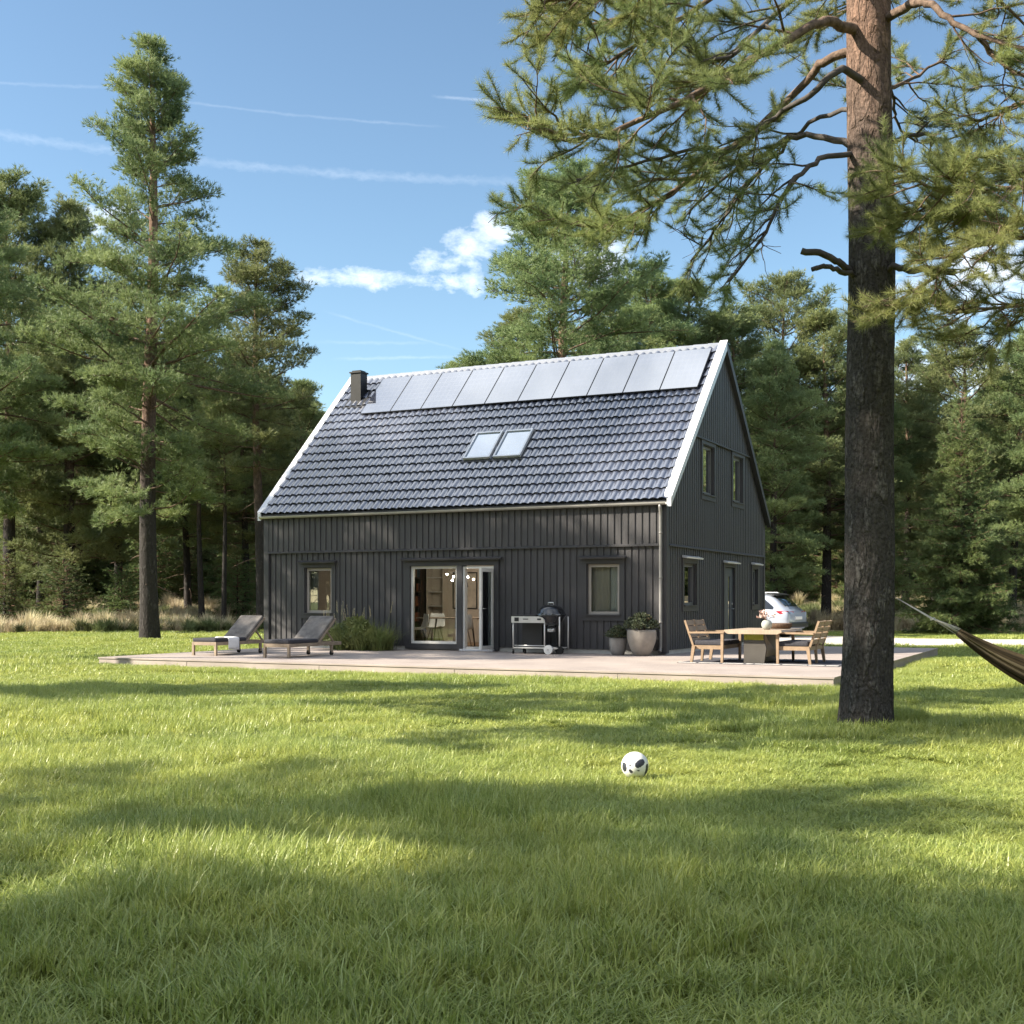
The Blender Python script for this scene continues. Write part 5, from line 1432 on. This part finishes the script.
# ornamental grass in front of the wall
def orn():
    e = empty('ornamental_grass', at(-7.75, -.75), HRZ, 'wispy ornamental grass clump against the wall behind the loungers', 'plant')
    r = np.random.default_rng(9); Vs = []; Ts = []; Qs = []; nb = 0
    for k in range(32):
        V, T, Qd = tussock(r, 95, r.uniform(.55, .98), .014, r.uniform(.95, 1.5)); V = V+[r.uniform(-.85, .85), r.uniform(-.28, .3), 0]
        Vs.append(V); Ts.append(T+nb); Qs.append(Qd+nb); nb += len(V)
    link('blades', np_mesh('blades', np.concatenate(Vs), tris=np.concatenate(Ts), quads=np.concatenate(Qs), mats=[M['reed_leaf']]), e)
    mb = MB(); P_ = []; D_ = []
    for k in range(22):
        x, y = r.uniform(-.9, .9), r.uniform(-.25, .3); a = r.uniform(0, 6.28); l = r.uniform(.05, .25); h = r.uniform(.85, 1.22)
        mb.tube([(x, y, 0), (x+l*.4*cos(a), y+l*.4*sin(a), h*.6), (x+l*cos(a), y+l*sin(a), h)], [.003, .0025, .002], 3, False)
        for q in np.linspace(.8, 1.0, 6): P_.append((x+l*q*cos(a), y+l*q*sin(a), h*q)); D_.append((.2*cos(a), .2*sin(a), 1))
    V, Q = leafball(r, 4200, .62, .95, .085); V[:, 0] *= 1.35; V[:, 1] *= .5; V[:, 2] += .22
    link('leaves', np_mesh('leaves', V, quads=Q, mats=[M['reed_leaf']]), e)
    mb.build('stalks', M['reed_leaf'], e)
    nv, nt = needles(r, np.array(P_), unit(np.array(D_)), np.full(len(P_), .05), 9, .006, .5)
    link('plumes', np_mesh('plumes', nv, tris=nt, mats=[M['straw']]), e)
orn()

# kettle grill in a cart
def grill():
    e = empty('kettle_grill', at(-3.40, -.86), HRZ, 'black kettle grill built into a steel cart by the front wall', 'grill')
    W, Dp, ht = 1.22, .62, .86
    for (x, y) in ((.03, .03), (.82, .03), (.03, Dp-.03), (1.16, Dp-.03), (1.16, .10)):
        mb = MB(); mb.tube([(x, y, .10), (x, y, ht-.01)], .016, 10); mb.build('leg', M['pale_steel'], e)
    mb = MB(); mb.rbox((0, 0, ht+.0), (.60, Dp, ht+.028), .008); mb.build('table_top', M['black_metal'], e)
    mb = MB(); pl = [(.0, ht-.15), (.0, ht-.004), (.70, ht-.004), (.79, ht-.03), (.835, ht-.09), (.845, ht-.15)]
    mb.prism([(x, z) for x, z in pl], 1, -.012, .002); pn = mb.build('front_panel', M['pale_steel'], e)
    mb = MB(); mb.box((.085, -.024, ht-.115), (.19, -.0125, ht-.03)); mb.build('dial', M['black_metal'], pn)
    mb = MB(); mb.box((.30, -.022, ht-.075), (.43, -.0125, ht-.055)); mb.build('grip_bar', M['black_metal'], pn)
    mb = MB(); mb.box((.66, -.022, ht-.085), (.75, -.0125, ht-.05)); mb.build('grip_bar', M['black_metal'], pn)
    mb = MB(); mb.box((.02, .02, .125), (1.14, Dp-.02, .15)); mb.build('shelf', M['pale_steel'], e)
    mb = MB(); mb.tube([(.03, .03, .19), (.82, .03, .19)], .010, 8); mb.tube([(.84, .05, .12), (1.18, .10, .12)], .02, 8); mb.build('rail', M['steel'], e)
    mb = MB(); mb.box((.12, Dp-.30, .16), (.62, Dp-.05, ht-.12)); mb.build('fuel_bin', M['black_metal'], e)
    kc = (.86, .31, .86); R = .345
    bowl = [(.02, -.25), (.11, -.24), (.21, -.19), (.275, -.115), (.313, -.03), (R, .015)]
    mb = MB(); mb.lathe(bowl, 36, kc); kb = mb.build('kettle_bowl', M['enamel'], e)
    lid = [(R+.006, .015), (R+.008, .03), (.32, .075), (.292, .145), (.235, .205), (.155, .246), (.066, .264), (0.001, .267)]
    mb = MB(); mb.lathe(lid, 36, kc); ld = mb.build('lid', M['enamel'], e)
    mb = MB(); mb.tube([(kc[0]-.075, kc[1]-.02, kc[2]+.25), (kc[0]-.06, kc[1]-.02, kc[2]+.31), (kc[0]+.06, kc[1]-.02, kc[2]+.31), (kc[0]+.075, kc[1]-.02, kc[2]+.25)], .013, 8); mb.build('handle', M['steel'], ld)
    mb = MB(); mb.tube([(kc[0], kc[1], .5), (kc[0], kc[1], .59)], .095, 16); mb.build('ash_catcher', M['steel'], e)
    for y in (.0, Dp):
        mb = MB(); x = .93; mb.tube([(x, y-.03, .105), (x, y+.03, .105)], .105, 24); wl = mb.build('wheel', M['rubber'], e) if y else None
        if y == 0:
            wl = mb.build('wheel', M['white_plastic'], e); wl['label'] = 'white wheel disc'
            mb = MB(); mb.tube([(x, y-.034, .105), (x, y-.029, .105)], .022, 12); mb.build('hub', M['steel'], wl)
    mb = MB(); mb.tube([(1.16, .07, .09), (1.16, .13, .09)], .09, 20); mb.build('wheel', M['rubber'], e)
    for (x, y) in ((.03, .03), (.03, Dp-.03), (.30, .10)):
        mb = MB(); mb.tube([(x-.012, y, .04), (x+.012, y, .04)], .04, 14); mb.box((x-.02, y-.012, .05), (x+.02, y+.012, .11)); mb.build('caster', M['rubber'], e)
grill()

def planter(loc, prof, mat, n, rad, squash, cz, label, seed, size):
    e = empty('potted_bush', loc, HRZ, label, 'potted plant', 'planters by the house corner')
    mb = MB(); mb.lathe(prof, 40); mb.build('pot', M[mat], e)
    rtop = prof[-2][0]-.01; zt = prof[-2][1]-.03
    mb = MB(); mb.lathe([(0.001, zt+.01), (rtop*.6, zt+.012), (rtop, zt)], 24); mb.build('soil', M['walnut'], e)
    r = np.random.default_rng(seed); V, Q = leafball(r, n, rad, squash, size); V[:, 2] += cz
    link('foliage', np_mesh('foliage', V, quads=Q, mats=[M['bush_leaf']]), e)
    mb = MB()
    for k in range(26):
        a = r.uniform(0, 6.28); q = r.uniform(.3, .95); mb.tube([(.03*cos(a), .03*sin(a), zt), (rad*q*.5*cos(a), rad*q*.5*sin(a), cz), (rad*q*cos(a), rad*q*sin(a), cz+rad*squash*sqrt(1-q*q)*.9)], [.008, .006, .003], 4, False)
    mb.build('stems', M['twig'], e)
planter(at(-.36, -.52), [(.001, 0), (.17, 0), (.19, .01), (.25, .14), (.305, .30), (.325, .42), (.325, .52), (.315, .565), (.30, .575), (.285, .56), (.27, .5)], 'stone_pot', 3000, .37, .82, .66, 'large round grey pot with a leafy grey green bush', 3, .05)
planter(at(-.93, -.50), [(.001, 0), (.125, 0), (.14, .01), (.175, .12), (.195, .26), (.195, .35), (.188, .385), (.175, .39), (.165, .375), (.16, .34)], 'stone_pot2', 1700, .25, .85, .45, 'small grey pot with a low dark bush left of the large pot', 4, .05)

# outdoor rug under the table
mb = MB(); mb.box((1.35, -3.22, D0+.001), (4.45, -.9, D0+.012)); rug = mb.build('outdoor_rug', M['rug_dark'], loc=HC, rz=HRZ)
tag(rug, 'dark flat rug with a pale edge stripe under the garden table', 'rug')
mb = MB(); x = 1.36
while x < 4.42:
    l = random.uniform(.12, .5); mb.box((x, -3.19, D0+.0125), (min(x+l, 4.44), -3.07, D0+.016)); x += l+random.uniform(.02, .06)
mb.build('stripe', M['rug_light'], rug)

def bench(loc, rz, label):
    """two seat garden bench: back along +y at x=0, faces +x"""
    e = empty('garden_bench', loc, rz, label, 'bench', 'garden benches either side of the table')
    Lb, Dp = 1.32, .66; w_ = M['pale_teak']
    for y in (0, Lb-.055):
        mb = MB(); mb.prism([(.60, 0), (.645, 0), (.655, .58), (.60, .58)], 1, y, y+.055); lg = mb.build('leg', w_, e)
        mb = MB(); mb.prism([(-.02, 0), (.03, 0), (.085, .33), (.02, .33)], 1, y, y+.055); mb.build('leg', w_, e)
        mb = MB(); mb.prism([(-.06, .575), (.665, .585), (.665, .62), (-.06, .61)], 1, y-.01, y+.065); mb.build('armrest', w_, e)
    mb = MB(); mb.prism([(.0, 0), (.04, 0), (.075, .33), (.02, .33)], 1, Lb/2-.03, Lb/2+.03); mb.build('leg', w_, e)
    mb = MB(); mb.box((.03, .056, .27), (.60, .085, .345)); mb.box((.03, Lb-.085, .27), (.60, Lb-.056, .345)); mb.box((.575, .085, .27), (.60, Lb-.085, .345)); mb.box((.03, .085, .27), (.055, Lb-.085, .345)); mb.build('seat_frame', w_, e)
    for s in range(2):
        y0 = .06+s*(Lb-.12)/2; y1 = y0+(Lb-.12)/2-.012
        mb = MB(); mb.rbox((.06, y0, .346), (.63, y1, .44), .03); mb.build('seat_cushion', M['cushion_dark'], e)
        T = Matrix.Translation((.03, 0, .33)) @ Matrix.Rotation(radians(-19), 4, 'Y')
        mb = MB(); mb.T = T
        mb.box((-.02, y0, 0), (.02, y0+.045, .53)); mb.box((-.02, y1-.045, 0), (.02, y1, .53))
        bk = mb.build('backrest', w_, e)
        for k in range(4):
            mb = MB(); mb.T = T; z = .06+k*.122; mb.box((-.012, y0+.046, z), (.012, y1-.046, z+.098)); mb.build('slat', w_, bk)
    return e
bench(at(1.56, -3.0), HRZ, 'left garden bench with its seat facing the table, back to the house')
b2 = bench(at(3.86, -1.55), HRZ+pi, 'right garden bench seen from behind, slatted back towards the driveway')

# table: wooden top on a sculpted block base
tb = empty('garden_table', at(2.2, -2.95), HRZ, 'low garden table with bleached wood top on a chunky taupe base', 'table')
mb = MB(); mb.prism([(0.0, .615), (0.02, .655), (1.12, .655), (1.14, .615), (1.05, .575), (.09, .575)], 1, 0.0, 1.75); mb.build('table_top', M['table_wood'], tb)
mb = MB(); mb.prism([(.36, 0.012), (.76, .012), (.80, .30), (.76, .45), (.76, .574), (.36, .574)], 1, .16, .22); bs = mb.build('base', M['base_taupe'], tb)
mb = MB(); mb.prism([(.40, .012), (.72, .012), (.72, .574), (.40, .574)], 1, .221, 1.5); mb.build('plinth', M['base_taupe'], tb)
mb = MB(); P_ = [(.765, .225, .574), (.765, .42, .46), (.90, .72, .16), (.80, .72, .13), (.765, .225, .13)]
mb.add([(x, y, z) for x, y, z in P_]+[(.722, y, z) for x, y, z in P_], [(0,1,2,3,4), (9,8,7,6,5)]+[(i, (i+1) % 5, 5+(i+1) % 5, 5+i) for i in range(5)], False); mb.build('brace', M['base_light'], tb)
mb = MB(); mb.box((.37, .150, .455), (.75, .159, .572)); mb.build('polished_band', simple('lawn_reflection_gloss', (.42, .36, .12), .15, .1, 3, .5, .9), tb)  # glossy strip painted with the yellow-green reflection of the lawn
# vase with dried flowers
vz = empty('vase', tuple(at(2.95, -2.55, D0+.656)), 0, 'round pale vase with dried pink flowers on the garden table', 'vase')
mb = MB(); mb.lathe([(.001, 0), (.05, 0), (.085, .03), (.105, .085), (.10, .13), (.075, .17), (.045, .185), (.035, .18), (.03, .15)], 28); mb.build('body', M['vase'], vz)
r = np.random.default_rng(2); mb = MB(); P_ = []; D_ = []
for k in range(16):
    a = r.uniform(2.4, 4.4) if k < 11 else r.uniform(0, 6.28); l = r.uniform(.06, .22); h = r.uniform(.23, .36)
    mb.tube([(0, 0, .12), (l*.4*cos(a), l*.4*sin(a), .22), (l*cos(a), l*sin(a), h)], .003, 4, False)
    for q in range(10): P_.append((l*cos(a)+r.normal()*.02, l*sin(a)+r.normal()*.02, h+r.normal()*.015)); D_.append(unit(r.standard_normal(3)))
mb.build('stems', M['twig'], vz)
V, Q = leafball(r, 10, .01, 1, .02)
nP = np.array(P_); nD = np.array(D_); sd = unit(np.cross(nD, r.standard_normal(nD.shape)))*.016
V = np.stack([nP-nD*.018, nP+sd, nP+nD*.018, nP-sd], 1).reshape(-1, 3); link('blossom', np_mesh('blossom', V, quads=np.arange(len(V)).reshape(-1, 4), mats=[M['flower']]), vz)
# woven tray at the far end of the table
mb = MB(); mb.lathe([(.001, 0), (.19, 0), (.23, .05), (.24, .11), (.228, .11), (.20, .02), (.001, .015)], 28)
o = mb.build('basket', simple('brown_woven_rattan', (.10, .065, .045), .8, .6, 60, .2, bump=.8, bscale=120), loc=at(3.02, -1.75, D0+.656)); tag(o, 'brown woven basket at the right end of the garden table', 'basket')

# ------------------------------------------------------------------ parked car
def suv():
    e = empty('parked_car', (8.48, 45.3, .04), radians(143), 'pearl white SUV parked behind the house with its tail towards the lawn', 'car')
    e.scale = (1, 1, .94)
    # length along +x is forward; stations: x, z bottom, z belt, z roof, half width at belt, half width at roof
    st = [(-2.30, .50, .92, .93, .72, .70), (-2.24, .36, 1.0, 1.03, .84, .76), (-2.0, .30, 1.04, 1.22, .90, .70), (-1.6, .28, 1.05, 1.56, .92, .66), (-1.2, .26, 1.04, 1.65, .93, .66), (-.4, .25, 1.02, 1.69, .93, .66),
          (.3, .25, 1.00, 1.66, .93, .65), (.8, .25, .99, 1.50, .93, .66), (1.25, .26, .98, 1.14, .92, .74), (1.7, .28, .95, 1.03, .90, .78), (2.1, .32, .84, .93, .84, .70), (2.28, .42, .72, .76, .70, .6)]
    def ring(s):
        x, zb, zl, zr, wb, wr = s; m = (zb+zl)/2
        h = [(0, zb), (wb*.82, zb), (wb*.97, zb+.10), (wb, m), (wb*.985, zl-.04), (wb*.95, zl), (wr*1.0, zr-.07), (wr*.86, zr-.012), (0, zr+.012)]
        return [(x, y, z) for y, z in h]+[(x, -y, z) for y, z in h[-2:0:-1]]
    S_ = smooth_line(np.array(st), 4)
    mb = MB(); rs = [ring(s) for s in S_]; n = len(rs[0]); vs = [p for r_ in rs for p in r_]
    fs = [(i*n+k, i*n+(k+1) % n, (i+1)*n+(k+1) % n, (i+1)*n+k) for i in range(len(rs)-1) for k in range(n)]+[tuple(range(n))[::-1], tuple(range((len(rs)-1)*n, len(rs)*n))]
    mb.add(vs, fs, True); mb.build('body', M['car_paint'], e)
    def pick(x): 
        i = np.searchsorted(S_[:, 0], x); i = min(max(i, 1), len(S_)-1); f = (x-S_[i-1, 0])/(S_[i, 0]-S_[i-1, 0]); return S_[i-1]*(1-f)+S_[i]*f
    for sg in (1, -1):
        for (xa, xb) in ((-1.72, -1.02), (-.96, -.06), (.0, .86)):
            mb = MB(); g = []
            for x in np.linspace(xa, xb, 7):
                r_ = ring(pick(x)); a, b = np.array(r_[5]), np.array(r_[6])
                tb_ = .10; tt = .95
                if xa < -1.5: tt = min(.95, .35+(x-xa)*1.2)
                if xb > .5: tt = min(.95, .25+(xb-x)*1.1)
                for t in (tb_, max(tb_+.05, tt)):
                    p = a*(1-t)+b*t; g.append((p[0], sg*(p[1]+.012), p[2]+.004))
            mb.add(g, [(2*i, 2*i+2, 2*i+3, 2*i+1) for i in range(6)], True); mb.build('side_window', M['car_glass'], e)
    mb = MB(); g = []
    for x in np.linspace(-2.03, -1.55, 6):
        s = pick(x); w_ = s[5]*.80; z = s[3]+.03
        for y in np.linspace(-w_, w_, 5): g.append((x-.02, y, z-.012*(abs(y)/w_)**2+.004))
    mb.add(g, [(i*5+k, i*5+k+1, i*5+k+6, i*5+k+5) for i in range(5) for k in range(4)], True); mb.build('rear_window', M['car_glass'], e)
    mb = MB(); g = []
    for x in np.linspace(.72, 1.22, 5):
        s = pick(x); w_ = s[5]*.84
        for y in np.linspace(-w_, w_, 5): g.append((x+.015, y, s[3]+.02))
    mb.add(g, [(i*5+k, i*5+k+1, i*5+k+6, i*5+k+5) for i in range(4) for k in range(4)], True); mb.build('windscreen', M['car_glass'], e)
    for sg in (1, -1):
        mb = MB(); mb.add([(-2.285, sg*.34, .93), (-2.285, sg*.34, 1.0), (-2.22, sg*.80, 1.03), (-2.22, sg*.83, .90), (-1.86, sg*.955, 1.03), (-1.94, sg*.945, .95),
                           (-2.2, sg*.34, .93), (-2.2, sg*.34, 1.0), (-2.1, sg*.72, 1.03), (-2.1, sg*.72, .90), (-1.86, sg*.88, 1.03), (-1.94, sg*.88, .95)],
                          [(0, 1, 2, 3), (3, 2, 4, 5), (6, 7, 8, 9), (9, 8, 10, 11), (1, 7, 8, 2), (2, 8, 10, 4), (0, 6, 9, 3), (3, 9, 11, 5), (0, 1, 7, 6), (4, 5, 11, 10)], False); mb.build('tail_lamp', M['red_lens'], e)
    mb = MB(); mb.rbox((-2.36, -.80, .40), (-2.18, .80, .60), .05); mb.build('rear_bumper', M['black_metal'], e)
    mb = MB(); mb.rbox((-2.345, -.27, .70), (-2.28, .27, .82), .008); mb.build('number_plate', M['white_plastic'], e)
    mb = MB(); mb.prism([(-1.70, 1.66), (-1.42, 1.72), (-1.38, 1.69), (-1.62, 1.63)], 1, -.60, .60); mb.build('roof_spoiler', M['black_metal'], e)
    for sg in (1, -1):
        mb = MB(); mb.tube([(-1.35, sg*.60, 1.69), (-1.2, sg*.60, 1.74), (.3, sg*.59, 1.75), (.5, sg*.59, 1.70)], .02, 8); mb.build('roof_rail', M['zinc'], e)
        mb = MB(); mb.sphere((.78, sg*1.03, 1.07), (.07, .10, .07), 12, 8); mb.build('mirror', M['car_paint'], e)
        for x in (-1.42, 1.42):
            mb = MB(); mb.tube([(x, sg*.70, .35), (x, sg*.945, .35)], .355, 28); wl = mb.build('wheel', M['rubber'], e)
            mb = MB(); mb.tube([(x, sg*.94, .35), (x, sg*.952, .35)], .235, 20); mb.build('rim', M['steel'], wl)
suv()
print('near tufts', ntuft)

# ------------------------------------------------------------------ things seen through the patio glass
def inside(lx, ly, z=.216): return hw(lx, ly, z)
def shell_chair(loc, rz, label):
    e = empty('dining_chair', loc, rz, label, 'chair', 'white dining chairs inside')
    mb = MB(); mb.smooth = True; vs = []; n = 11
    prof = [(.22, .445), (.14, .425), (0, .42), (-.12, .435), (-.19, .50), (-.225, .62), (-.24, .74), (-.245, .82)]
    for i, (y, z) in enumerate(prof):
        w_ = .23-.05*max(0, (i-4)/3)**2
        for k in range(n):
            v = k/(n-1)*2-1; vs.append((v*w_, y+.05*v*v*(1 if i > 3 else 0), z+.05*v*v*(1 if i <= 3 else .2)))
    mb.add(vs, [(i*n+k, i*n+k+1, (i+1)*n+k+1, (i+1)*n+k) for i in range(len(prof)-1) for k in range(n-1)], True)
    o = mb.build('shell_seat', M['white_plastic'], e); s_ = o.modifiers.new('t', 'SOLIDIFY'); s_.thickness = .012
    for (x, y) in ((.2, .2), (-.2, .2), (.2, -.2), (-.2, -.2)):
        mb = MB(); mb.tube([(x, y, 0), (x*.5, y*.5, .42)], [.012, .015], 8); mb.build('leg', M['teak'], e)
shell_chair(inside(-6.95, 1.0), HRZ+2.4, 'white shell chair nearest the patio window')
shell_chair(inside(-7.3, 2.45), HRZ+.2+pi, 'white shell chair at the far side of the dining table')
shell_chair(inside(-5.65, 1.0), HRZ+.5, 'white shell chair seen through the open patio door')
tt = empty('dining_table', inside(-6.35, 1.75), HRZ, 'dark legged dining table inside the patio window', 'table')
mb = MB(); mb.rbox((-.9, -.42, .70), (.9, .42, .735), .008); mb.build('table_top', M['table_wood'], tt)
for (x, y) in ((-.8, -.34), (.8, -.34), (-.8, .34), (.8, .34)):
    mb = MB(); mb.tube([(x, y, 0), (x*.85, y*.85, .70)], [.018, .025], 8); mb.build('leg', M['walnut'], tt)
sh = empty('bookshelf', inside(-9.62, 3.86), HRZ, 'dark bookshelf standing left inside the patio window', 'bookshelf')
mb = MB(); mb.box((0, .3, 0), (1.05, .33, 2.2)); mb.build('back_panel', M['walnut'], sh)
for x in (0, 1.02):
    mb = MB(); mb.box((x, 0, 0), (x+.03, .299, 2.2)); mb.build('side_panel', M['walnut'], sh)
for z in (.05, .55, .98, 1.40, 1.80, 2.17):
    mb = MB(); mb.box((.031, .0, z), (1.019, .299, z+.03)); mb.build('shelf', M['walnut'], sh)
bcols = [simple('book_cover_%s' % nme, c, .6, .05, 3) for nme, c in (('cream', (.6, .55, .45)), ('slate', (.12, .14, .18)), ('rust', (.35, .13, .07)), ('white', (.7, .7, .68)))]
for zi, z in enumerate((.58, 1.01, 1.43, 1.83)):
    x = .06+.07*zi
    while x < .92:
        t = random.uniform(.025, .05); h = random.uniform(.19, .29); mb = MB(); mb.box((0, 0, 0), (t, .19, h)); mb.cur = 0
        if random.random() < .75:
            o = mb.build('book', random.choice(bcols), loc=inside(-9.62+x, 3.90, .216+z+.001), rz=HRZ); tag(o, 'book standing on the dark bookshelf behind the patio glass', 'book', 'books on the shelf')
        x += t+.004 if random.random() < .8 else random.uniform(.08, .16)
cab = empty('white_shelf_unit', inside(-8.42, 3.9), HRZ, 'tall pale open shelf unit right of the dark bookshelf', 'shelf unit')
for x in (0, .52):
    mb = MB(); mb.box((x, 0, 0), (x+.03, .28, 2.25)); mb.build('side_panel', M['int_wall'], cab)
for z in (.1, .55, 1.0, 1.4, 1.8, 2.2):
    mb = MB(); mb.box((.031, 0, z), (.519, .28, z+.025)); mb.build('shelf', M['white_paint'], cab)
pic = empty('framed_picture', inside(-7.72, 4.17, 1.15), HRZ, 'black framed abstract print on the back wall', 'picture')
mb = MB(); mb.box((0, 0, 0), (.78, .025, .03)); mb.box((0, 0, 1.0), (.78, .025, 1.03)); mb.box((0, 0, .03), (.03, .025, 1.0)); mb.box((.75, 0, .03), (.78, .025, 1.0)); mb.build('frame', M['ink'], pic)
mb = MB(); mb.box((.031, .012, .031), (.749, .02, .999)); pr_ = mb.build('print', M['art_paper'], pic)
mb = MB(); mb.prism([(.2, .1), (.28, .1), (.30, .5), (.5, .62), (.46, .8), (.33, .72), (.22, .55)], 1, .009, .0115); mb.build('motif', M['ink'], pr_)
ch = empty('pendant_lamp', inside(-6.15, 1.75, 2.5), HRZ, 'branching pendant lamp with small lit globes above the dining table', 'lamp')
mb = MB(); mb.tube([(0, 0, 0), (0, 0, -.35)], .008, 8); mb.build('stem', M['ink'], ch)
r = random.Random(8)
for k in range(9):
    a = 2*pi*k/9+r.uniform(-.2, .2); l = r.uniform(.18, .42); z = -.35+r.uniform(-.28, .22)
    mb = MB(); mb.tube([(0, 0, -.33), (l*.6*cos(a), l*.6*sin(a), (z-.33)/2), (l*cos(a), l*sin(a), z)], .006, 6); ar = mb.build('arm', M['ink'], ch)
    mb = MB(); mb.sphere((l*cos(a), l*sin(a), z), .021, 14, 10); mb.build('globe', M['bulb'], ar)
